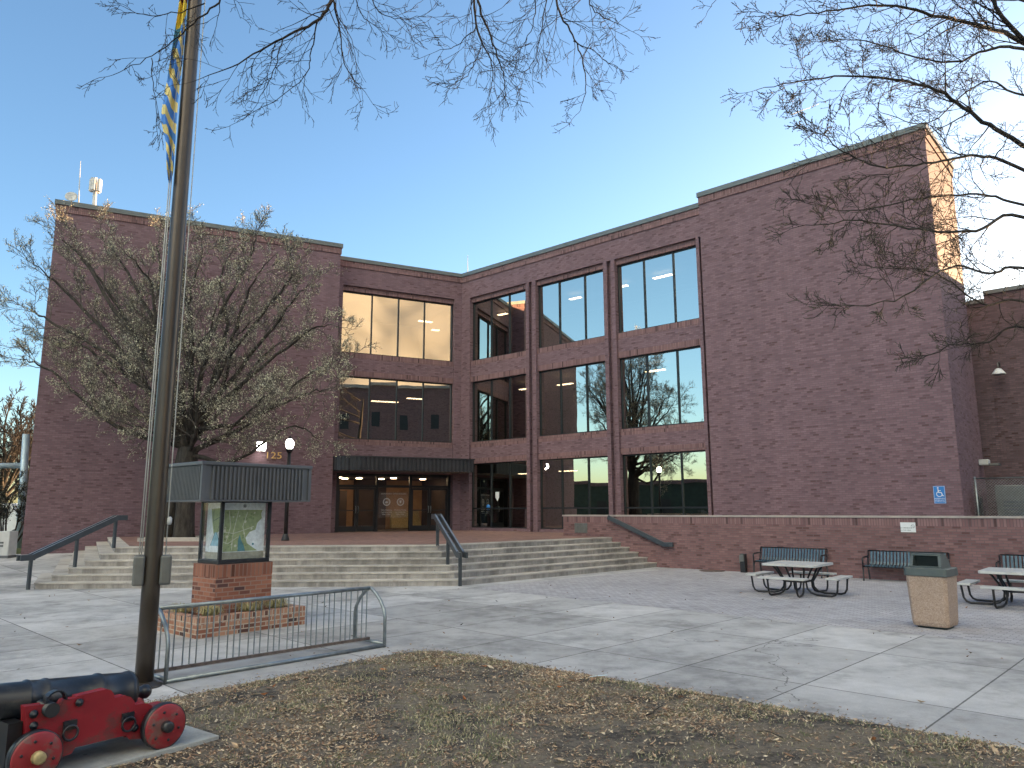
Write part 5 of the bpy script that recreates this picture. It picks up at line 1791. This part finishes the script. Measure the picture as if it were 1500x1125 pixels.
# --- budding pear tree in front of the left block
tb_ = Vector((-12.0, 27.1, T))
TR = Tree(3, 0.0075, leaf=(3, 0.052, 0.6), up=0.34)
TR.k1, TR.k2 = 6, 6
tk = MB()
fork = at(277, 655, 27.1)
tk.tube([tb_ + Vector((0.2, 0, -.15)), tb_ + Vector((0.18, 0, .25)), tb_ + Vector((.17, 0, 1.2)), fork + Vector((0, 0, -.6)), fork], [0.46, 0.36, 0.32, 0.34, 0.30], 14)
tk.tube([tb_ + Vector((-.6, .25, -.15)), tb_ + Vector((-.52, .25, .3)), tb_ + Vector((-.42, .2, 1.5)), fork + Vector((-.25, .1, -.3)), fork + Vector((-.2, .05, .3))], [0.34, 0.26, 0.23, 0.22, 0.18], 12)
limbs = [(-12, 505, -1.0, 0.5), (15, 345, 0.5, .5), (95, 325, 1.2, .5), (165, 318, -1.5, .5), (228, 300, 1.0, .5), (300, 318, -1.8, .5), (352, 322, 1.4, .5), (420, 335, -.6, .5), (478, 385, 1.0, .5), (520, 450, -1.0, .5), (515, 560, -1.8, .4), (500, 640, -1.4, .35), (0, 420, .3, .5), (55, 300, .2, .5), (130, 300, .4, .5), (270, 295, .2, .5), (390, 300, .4, .5), (450, 345, .1, .5), (535, 505, .2, .4), (80, 510, .8, .4), (150, 610, -2.2, .35), (195, 520, -3.2, .5), (310, 500, -3.4, .5), (420, 560, -3.0, .4), (405, 430, 2.6, .5), (150, 420, 2.6, .5), (40, 470, 1.4, .5), (330, 400, -3.0, .5), (455, 480, 2.2, .5), (240, 400, 3.0, .5), (100, 560, -1.0, .4), (375, 600, -2.6, .4)]
for (px, py, dy_, arch) in limbs:
    e = at(px, py, 27.1 + dy_)
    s0 = fork + Vector((0, 0, TR.r.uniform(-.3, .7)))
    v_ = e - s0
    m1 = s0 + v_ * .33 + Vector((0, 0, v_.length * .06 * (1 if py < 500 else -.3))) + TR.rv(.25)
    m2 = s0 + v_ * .68 + Vector((0, 0, v_.length * .05 * (1 if py < 500 else .6))) + TR.rv(.25)
    TR.limb([s0, m1, m2, s0 + v_ * .86], 0.045 + v_.length * 0.0085, 0.014, 9, 1.8, 1, 0.22, sides=8, jit=0.03)
pear = finish_tree(TR, 'pear_tree', 'budding pale green tree on the terrace in front of the left brick block', tb_, ['leafA', 'leafB', 'leafC'], tk, twig='pear_twig')
a = MB()
for (x0, x1, y0, y1) in ((-1.1, 1.3, -.75, -.6), (-1.1, 1.3, .85, 1.0), (-1.1, -.95, -.6, .85), (1.15, 1.3, -.6, .85)):
    a.box(x0, x1, y0, y1, T, T + .14, 0, lambda x, y, z: Vector((tb_.x + x, tb_.y + y, z)))
tpk = a.build('tree_curb', ['steps'], loc=tuple(tb_))
tag(tpk, 'low pale curb round the foot of the budding tree', 'curb')

# --- bare tree reaching in from the right
RT = Vector((12.6, 14.2, 0))
TR = Tree(11, 0.0042, bud=(0.015, 0.8), up=0.10, droop=0.05)
TR.k1, TR.k2 = 6, 4
tk = MB()
tk.tube([RT + Vector((0, 0, -.1)), RT + Vector((0, 0, .3)), RT + Vector((-.05, 0, 2.4)), RT + Vector((-.1, -.1, 4.5)), RT + Vector((-.1, -.2, 7)), RT + Vector((0, -.1, 9.5)), RT + Vector((.2, 0, 12))], [0.42, 0.33, 0.29, 0.26, 0.21, 0.14, 0.05], 14)
def rl(pxs, r0, kids=13, kl=1.15):
    pts = []
    for k, (px, py, Y) in enumerate(pxs): pts.append(at(px, py, Y))
    # root the limb in the trunk
    z0 = pts[0].z - 0.8
    root = RT + Vector((-.1, -.1, max(2.6, z0)))
    TR.kr = 0.016
    TR.limb([root] + pts, r0 * .68, 0.007, int(kids * 1.1), kl, 1, 0.28, sides=7, jit=0.012)
rl([(1500, 212, 13.4), (1430, 172, 13.0), (1372, 132, 12.8), (1280, 113, 12.6), (1195, 116, 12.4), (1120, 128, 12.2)], 0.085, 20)
rl([(1500, 62, 13.2), (1440, 40, 12.6), (1380, 24, 12.2), (1300, 8, 11.8), (1210, 18, 11.5), (1130, 25, 11.3)], 0.085, 20)
rl([(1500, 73, 14.2), (1450, 72, 14.4), (1400, 90, 14.4), (1340, 84, 14.2), (1270, 60, 14), (1205, 60, 13.8)], 0.065, 16)
rl([(1500, 250, 13.0), (1440, 228, 12.6), (1380, 235, 12.2), (1300, 245, 11.9), (1235, 222, 11.6), (1200, 190, 11.5)], 0.06, 17)
rl([(1500, 318, 13.2), (1430, 338, 12.8), (1345, 336, 12.4), (1260, 325, 12.1), (1190, 330, 11.9)], 0.065, 16)
rl([(1500, 300, 14.4), (1430, 285, 14.6), (1350, 290, 14.4), (1260, 308, 14.2), (1190, 300, 14)], 0.055, 15)
rl([(1510, 395, 13.2), (1450, 400, 12.9), (1390, 392, 12.6), (1310, 440, 12.4), (1230, 448, 12.2)], 0.055, 13)
rl([(1505, 480, 13.6), (1450, 500, 13.4), (1400, 505, 13.2), (1350, 525, 13.0)], 0.04, 9, .8)
rl([(1480, 40, 12.0), (1450, -20, 11.6), (1400, -60, 11)], 0.09, 16, 1.3)
rl([(1500, 0, 14), (1420, -60, 14), (1300, -70, 13.5)], 0.07, 16, 1.3)
rl([(1500, 140, 15), (1440, 120, 15.4), (1360, 180, 15.4), (1290, 165, 15.2)], 0.05, 14)
rl([(1500, 440, 14.6), (1440, 445, 14.6), (1370, 400, 14.4), (1290, 392, 14.2)], 0.05, 12)
right_tree = finish_tree(TR, 'bare_tree', 'bare budding tree whose branches reach in from the right edge', RT, ['bud'], tk, 'buds')

# --- bare branches hanging in from the tree above the camera
OT = Vector((-1.5, -4.5, 0.05))
TR = Tree(23, 0.0021, bud=(0.006, 0.22), up=-0.04, droop=0.14)
TR.k1, TR.k2, TR.kr = 3, 3, 0.006
tk = MB()
tk.tube([OT + Vector((0, 0, -.1)), OT + Vector((0, 0, .4)), OT + Vector((0, .05, 3)), OT + Vector((.1, .2, 6)), OT + Vector((.2, .5, 9)), OT + Vector((.3, .4, 13))], [0.6, 0.45, 0.38, 0.33, 0.26, 0.08], 14)
TR.wood.tube([OT + Vector((.1, .2, 6.3)), Vector((-1.9, -1.5, 8.0)), Vector((-2.2, 2.5, 8.9)), at(505, -70, 6.6)], [0.17, 0.13, 0.08, 0.035], 9)
TR.wood.tube([OT + Vector((.15, .3, 7.3)), Vector((-.9, -1.2, 9.2)), Vector((-.5, 2.5, 9.8)), at(700, -90, 6.9)], [0.16, 0.12, 0.07, 0.03], 9)
TR.wood.tube([OT + Vector((.15, .3, 7.0)), Vector((-.3, -1.5, 9.0)), Vector((.6, 2.5, 9.6)), at(830, -80, 6.8)], [0.14, 0.11, 0.06, 0.03], 9)
TR.wood.tube([OT + Vector((.1, .2, 6.0)), Vector((-3.2, -1.5, 7.6)), Vector((-3.6, 2.5, 8.4)), at(340, -60, 6.2)], [0.13, 0.10, 0.06, 0.022], 9)
def ol(pxs, r0, kids=8, kl=0.5, r1=0.0035):
    TR.limb([at(*p) for p in pxs], r0 * .85, r1 * .7, kids, kl * 1.12, 1, 0.10, sides=6, jit=0.006)
ol([(505, -70, 6.6), (488, -5, 6.6), (465, 30, 6.6), (414, 55, 6.5), (350, 92, 6.4), (284, 119, 6.3)], 0.030, 13, .55)
ol([(488, 0, 6.6), (497, 40, 6.7), (505, 95, 6.8), (535, 135, 6.9)], 0.014, 8, .5)
ol([(465, 30, 6.6), (455, 80, 6.7), (440, 120, 6.7), (350, 178, 6.7)], 0.010, 9, .42)
ol([(414, 55, 6.5), (400, 105, 6.5), (378, 150, 6.5)], 0.008, 6, .35)
ol([(340, -60, 6.2), (325, -5, 6.2), (290, 28, 6.2), (255, 58, 6.2), (222, 82, 6.1), (165, 110, 6.1)], 0.014, 8, .42)
ol([(300, 5, 6.2), (260, 18, 6.1), (215, 22, 6.0), (182, 10, 6.0)], 0.008, 5, .35)
ol([(222, 85, 6.1), (225, 130, 6.1), (233, 180, 6.1)], 0.006, 4, .3)
ol([(520, -60, 6.9), (545, 0, 6.9), (570, 25, 6.9), (630, 25, 7.0)], 0.010, 9, .45)
ol([(505, -60, 6.8), (530, 20, 6.9), (565, 45, 7.0)], 0.008, 5, .4)
ol([(690, -90, 6.9), (693, 0, 6.9), (705, 60, 6.9), (722, 100, 6.9), (715, 150, 6.9)], 0.020, 12, .5)
ol([(700, -90, 7.0), (700, 0, 7.0), (718, 50, 7.0), (728, 80, 7.0), (740, 120, 7.0), (738, 143, 7.0)], 0.020, 11, .5)
ol([(697, 40, 6.9), (670, 65, 6.9), (640, 75, 6.9)], 0.008, 6, .38)
ol([(705, 70, 6.9), (685, 110, 6.8), (660, 125, 6.8)], 0.007, 6, .36)
ol([(728, 80, 7.0), (770, 105, 7.0), (790, 60, 7.0), (800, 0, 7.0), (815, -60, 7.0)][::-1], 0.010, 9, .45)
ol([(830, -80, 6.8), (815, 0, 6.8), (835, 45, 6.8), (852, 85, 6.8), (858, 130, 6.8), (848, 165, 6.8)], 0.017, 11, .48)
ol([(840, 60, 6.8), (870, 75, 6.8), (895, 95, 6.8)], 0.008, 5, .36)
ol([(850, -70, 6.6), (865, 5, 6.6), (885, 25, 6.6), (915, 40, 6.6)], 0.010, 7, .42)
ol([(770, -60, 7.2), (785, 10, 7.2), (770, 60, 7.2), (745, 95, 7.2)], 0.010, 8, .45)
ol([(880, -60, 7.3), (850, 0, 7.3), (800, 40, 7.3), (775, 80, 7.3)], 0.008, 7, .42)
ol([(1080, -60, 7), (1050, -5, 7), (1035, 20, 7)], 0.006, 2, .25)
over = finish_tree(TR, 'bare_tree', 'bare tree overhead with thin twigs hanging down into the sky', OT, ['bud'], tk, 'buds')

# ------------------------------------------------------------------ far left: shrub, utility pole, cabinet, van, trees
p = Vector((-19.0, 28.4, 0.40))
t = thing('utility_cabinet', 'grey utility cabinet left of the brick building corner', 'cabinet', tuple(p))
a = MB(); a.box(-.28, .22, -.25, .25, 0, 0.95, 0, lambda x, y, z: p + Vector((x, y, z))); a.build('casing', ['offwhite'], t, bevel=0.03)
a = MB(); a.box(-.33, .27, -.3, .3, -.05, 0.06, 0, lambda x, y, z: p + Vector((x, y, z))); a.box(-.12, .02, -.27, -.25, .5, .56, 0, lambda x, y, z: p + Vector((x, y, z))); a.box(-.12, .02, -.27, -.25, .38, .44, 0, lambda x, y, z: p + Vector((x, y, z))); a.build('plinth', ['fascia'], t)
# multi-stemmed shrub
TR = Tree(31, 0.008, leaf=(2, 0.06, 0.35), up=0.5)
TR.k1, TR.k2 = 5, 4
sb = at(8, 800, 31.0); sb.z = 0.42
for k in range(8):
    an = 2 * PI * k / 8
    e = sb + Vector((math.cos(an) * .9, math.sin(an) * .8, 2.2 + TR.r.random()))
    TR.limb([sb + Vector((math.cos(an) * .15, math.sin(an) * .15, -.1)), sb + (e - sb) * .5 + TR.rv(.12), e], 0.05, .012, 8, .75, 1, 0.45, sides=6)
MT['darkleaf'] = plain('dark_shrub_leaf', (0.03, 0.035, 0.02), 0.7, 0, 0.3, 4)
t = thing('shrub', 'dark multi stemmed shrub behind the utility cabinet', 'shrub', tuple(sb))
TR.wood.build('stems', ['bark'], t); TR.twig.build('crown', ['twig'], t); TR.leaf.build('leaves', ['darkleaf', 'darkleaf', 'leafB'], t)
# steel pole with arm
p0 = at(28, 800, 34.0); p0.z = 0.3; p1 = at(38.5, 636, 34.0)
t = thing('steel_pole', 'pale blue steel pole with a side arm left of the building', 'pole', tuple(p0))
MT['paleblue'] = plain('pale_blue_steel', (0.36, 0.46, 0.52), 0.4, 0.3, 0.1, 4)
a = MB(); a.tube([p0, p1], [0.17, 0.15], 12); a.build('pole', ['paleblue'], t)
pa = at(33, 682, 34.0)
a = MB(); a.tube([pa, pa + Vector((-4.5, -.3, -.05))], 0.13, 10); a.build('arm', ['paleblue'], t)
# van
vb = Vector((-30.6, 45.0, 0.35))
t = thing('parked_van', 'white van parked behind the dark shrub', 'van', tuple(vb))
def vf(x, y, z): return vb + Vector((x, y, z))
a = MB()
prof = [(-2.4, .35), (-2.4, 1.9), (-2.2, 2.15), (1.0, 2.15), (1.7, 1.3), (2.4, 1.1), (2.5, .35)]
n_ = len(prof)
a.add([vf(x, -.95, z) for x, z in prof] + [vf(x, .95, z) for x, z in prof], [tuple(range(n_)), tuple(range(2 * n_ - 1, n_ - 1, -1))] + [(i, (i + 1) % n_, n_ + (i + 1) % n_, n_ + i) for i in range(n_)])
a.build('body', ['white'], t, bevel=0.06)
a = MB(); a.box(-.1, 1.0, -.965, -.955, 1.3, 1.95, 0, vf); a.box(-2.2, -.3, -.965, -.955, 1.35, 1.9, 0, vf); a.build('side_window', ['bronze'], t)
for x in (-1.5, 1.6):
    for y in (-.95, .95):
        a = MB(); a.tube([vf(x, y - .1, .35), vf(x, y + .1, .35)], 0.35, 18); a.build('wheel', ['black'], t)
# background trees beyond the street, and trees behind the camera that the windows mirror
TR = Tree(41, 0.02, leaf=None, up=0.35)
TR.k1, TR.k2 = 6, 5
g0 = Vector((0, 0, 0)); tk = MB()
tk.tube([(0, 0, -.2), (0, 0, .4), (.05, 0, 2.0), (0, .1, 3.6)], [0.5, .38, .32, .28], 12)
for k in range(15):
    an = 2.4 * k; el = R(28 + 4.2 * k)
    e = Vector((math.cos(an) * math.cos(el), math.sin(an) * math.cos(el), math.sin(el))) * TR.r.uniform(5.5, 8) + Vector((0, 0, 3))
    s0 = Vector((0, 0, 2.4 + .1 * k))
    TR.limb([s0, s0 + (e - s0) * .35 + TR.rv(.3) + Vector((0, 0, .3)), s0 + (e - s0) * .7 + TR.rv(.3) + Vector((0, 0, .3)), e], 0.17, .03, 9, 2.0, 1, .25, sides=6)
bare = finish_tree(TR, 'bare_tree', 'x', g0, ['bud'], tk, 'buds', None)
bare.location = (-41, 60, 0.2)
bare['label'] = 'bare brown street tree in the distance at the far left'
for k, (x, y, sc, rz, lab) in enumerate(((-54, 84, 1.15, 2, 'second distant bare tree at the far left horizon'), (-36, 88, 1.25, 4, 'farthest bare tree seen past the left building corner'),
        (-24.5, -2.0, 1.0, 1, 'bare tree mirrored in the upper right windows'), (-30, 9.5, 1.05, 3, 'bare tree mirrored beside the left edge of the right windows'), (-17, -9, 1.1, 5, 'bare tree mirrored at the right of the window reflections'), (-38, -4, 1.2, 2.2, 'bare tree mirrored farthest back in the windows'))):
    o = dup(bare, (x, y, 0), rz, lab); o.scale = (sc, sc, sc)
# buildings across the square that the windows mirror
MT['darkgreen'] = plain('dark_green_boards', (0.018, 0.035, 0.028), 0.8, 0, 0.3, 2)
def facade(x0, y0, ang, Lx, D, Hh, mat, label, rows, cols, white=False):
    base = Vector((x0, y0, 0)); ux = Vector((math.cos(ang), math.sin(ang), 0)); uy = Vector((-ux.y, ux.x, 0))
    F = lambda x, y, z: base + ux * x + uy * y + Vector((0, 0, z))
    t = thing('brick_building', label, 'building', tuple(base))
    a = MB(); a.box(0, Lx, -D, 0, -.05, Hh, 0, F); a.build('wall', [mat], t)
    a = MB(); a.box(-.2, Lx + .2, -D - .2, .25, Hh, Hh + .4, 0, F); a.build('cornice', ['limestone' if mat != 'darkgreen' else 'annexbrick'], t)
    for r_ in range(rows):
        for c_ in range(cols):
            xa = Lx * (c_ + .5) / cols; za = 1.2 + r_ * (Hh - 1) / rows
            a = MB(); a.box(xa - .55, xa + .55, 0.0, .05, za, za + 2.0, 0, F); a.build('window', ['bronze'], t)
facade(27, -20, R(48), 36, 12, 18.5, 'wallbrick', 'red brick building across the square mirrored in the middle left windows', 3, 9)
facade(-55, 23, R(-71), 60, 10, 5.0, 'darkgreen', 'low dark green building across the square mirrored in the ground floor windows', 1, 8)

# clouds behind the camera: low bank mirrored by left windows, rest added as fill
m = bpy.data.materials.new('cloud'); m.use_nodes = True
nt_ = m.node_tree; nt_.nodes.clear()
o_ = nt_.nodes.new('ShaderNodeOutputMaterial'); d_ = nt_.nodes.new('ShaderNodeBsdfDiffuse'); tl = nt_.nodes.new('ShaderNodeBsdfTranslucent')
mx = nt_.nodes.new('ShaderNodeMixShader'); mx.inputs[0].default_value = 0.3
d_.inputs[0].default_value = (0.56, 0.76, 1.0, 1); tl.inputs[0].default_value = (0.56, 0.76, 1.0, 1)  # blue tint cools the sunlight they bounce into the shade
L(nt_, d_.outputs[0], mx.inputs[1]); L(nt_, tl.outputs[0], mx.inputs[2]); L(nt_, mx.outputs[0], o_.inputs[0])
MT['cloud'] = m
m = m.copy(); MT['cloud_warm'] = m
for n_ in m.node_tree.nodes:
    if n_.type in ('BSDF_DIFFUSE', 'BSDF_TRANSLUCENT'): n_.inputs[0].default_value = (0.36, 0.37, 0.38, 1)
def fill_cloud(h0, h1, e0, e1, dist, seed, flat=False, cm_='cloud'):
    a = MB(); nh, ne = 120, 50
    V = []
    for i in range(nh + 1):
        for j in range(ne + 1):
            u, v = i / nh, j / ne
            edge = 1 + 0.22 * mno.noise((u * 6, seed, 0)) + 0.1 * mno.noise((u * 19, seed, 1))
            hd = R(h0 + (h1 - h0) * u); el = R(e0 + (e1 - e0) * v * edge)
            dd = dist * (1 + 0.045 * mno.fractal((u * 5, v * 2.2, seed), 1.2, 2.0, 4))
            if flat: dd *= math.cos(R(144)) / math.cos(hd)
            V.append((dd * math.sin(hd), dd * math.cos(hd), (dd if flat else dist) * math.tan(el)))
    a.add(V, [(i * (ne + 1) + j, (i + 1) * (ne + 1) + j, (i + 1) * (ne + 1) + j + 1, i * (ne + 1) + j + 1) for i in range(nh) for j in range(ne)], 0, False, True)
    tag(a.build('cloud', [cm_]), kind='structure')
fill_cloud(112, 160, 5, 19, 4200, 3.1, True, 'cloud_warm')
fill_cloud(118, 168, 30, 58, 4600, 6.1, True)  # this and the next two are added to brighten the shaded fronts
fill_cloud(164, 226, 17, 66, 4800, 8.7)
fill_cloud(222, 262, 36, 66, 5200, 5.2)

SHADE_BLD = thing('brick_building', 'long low brick building beyond the annex on the right', 'building', tuple(FR(27, -22, 0)))  # out of view, added to keep the low sun off the plaza
a = MB(); a.box(26.0, 95, -34, -22, ZG, 8.0, 0, FR); a.build('wall', ['annexbrick'], SHADE_BLD)
a = MB(); a.box(25.8, 95.2, -34.2, -21.8, 8.0, 8.3, 0, FR); a.build('coping', ['coping'], SHADE_BLD)
for k in range(14):
    a = MB(); a.box(29 + k * 4.6, 31.4 + k * 4.6, -22, -21.94, 1.4, 3.4, 0, FR); a.box(29 + k * 4.6, 31.4 + k * 4.6, -22, -21.94, 4.8, 6.8, 0, FR); a.build('window', ['bronze'], SHADE_BLD)

# contrail
p0 = ray(1158, 168).normalized() * 9000; p1 = ray(1199, 152).normalized() * 9600
a = MB(); n_ = 12
a.tube([p0 + (p1 - p0) * k / n_ for k in range(n_ + 1)], [5.5 - 4.2 * (k / n_) for k in range(n_ + 1)], 8)
m, nt_, b_ = newmat('ice_trail')
b_.inputs['Base Color'].default_value = (0.9, 0.9, 0.9, 1); b_.inputs['Roughness'].default_value = 1
MT['ice'] = m
tag(a.build('contrail', ['ice'], loc=tuple(p0)), 'short white contrail in the sky above the right roof', 'contrail')

# tidy the helper property
for o in bpy.data.objects:
    if '_b' in o: del o['_b']
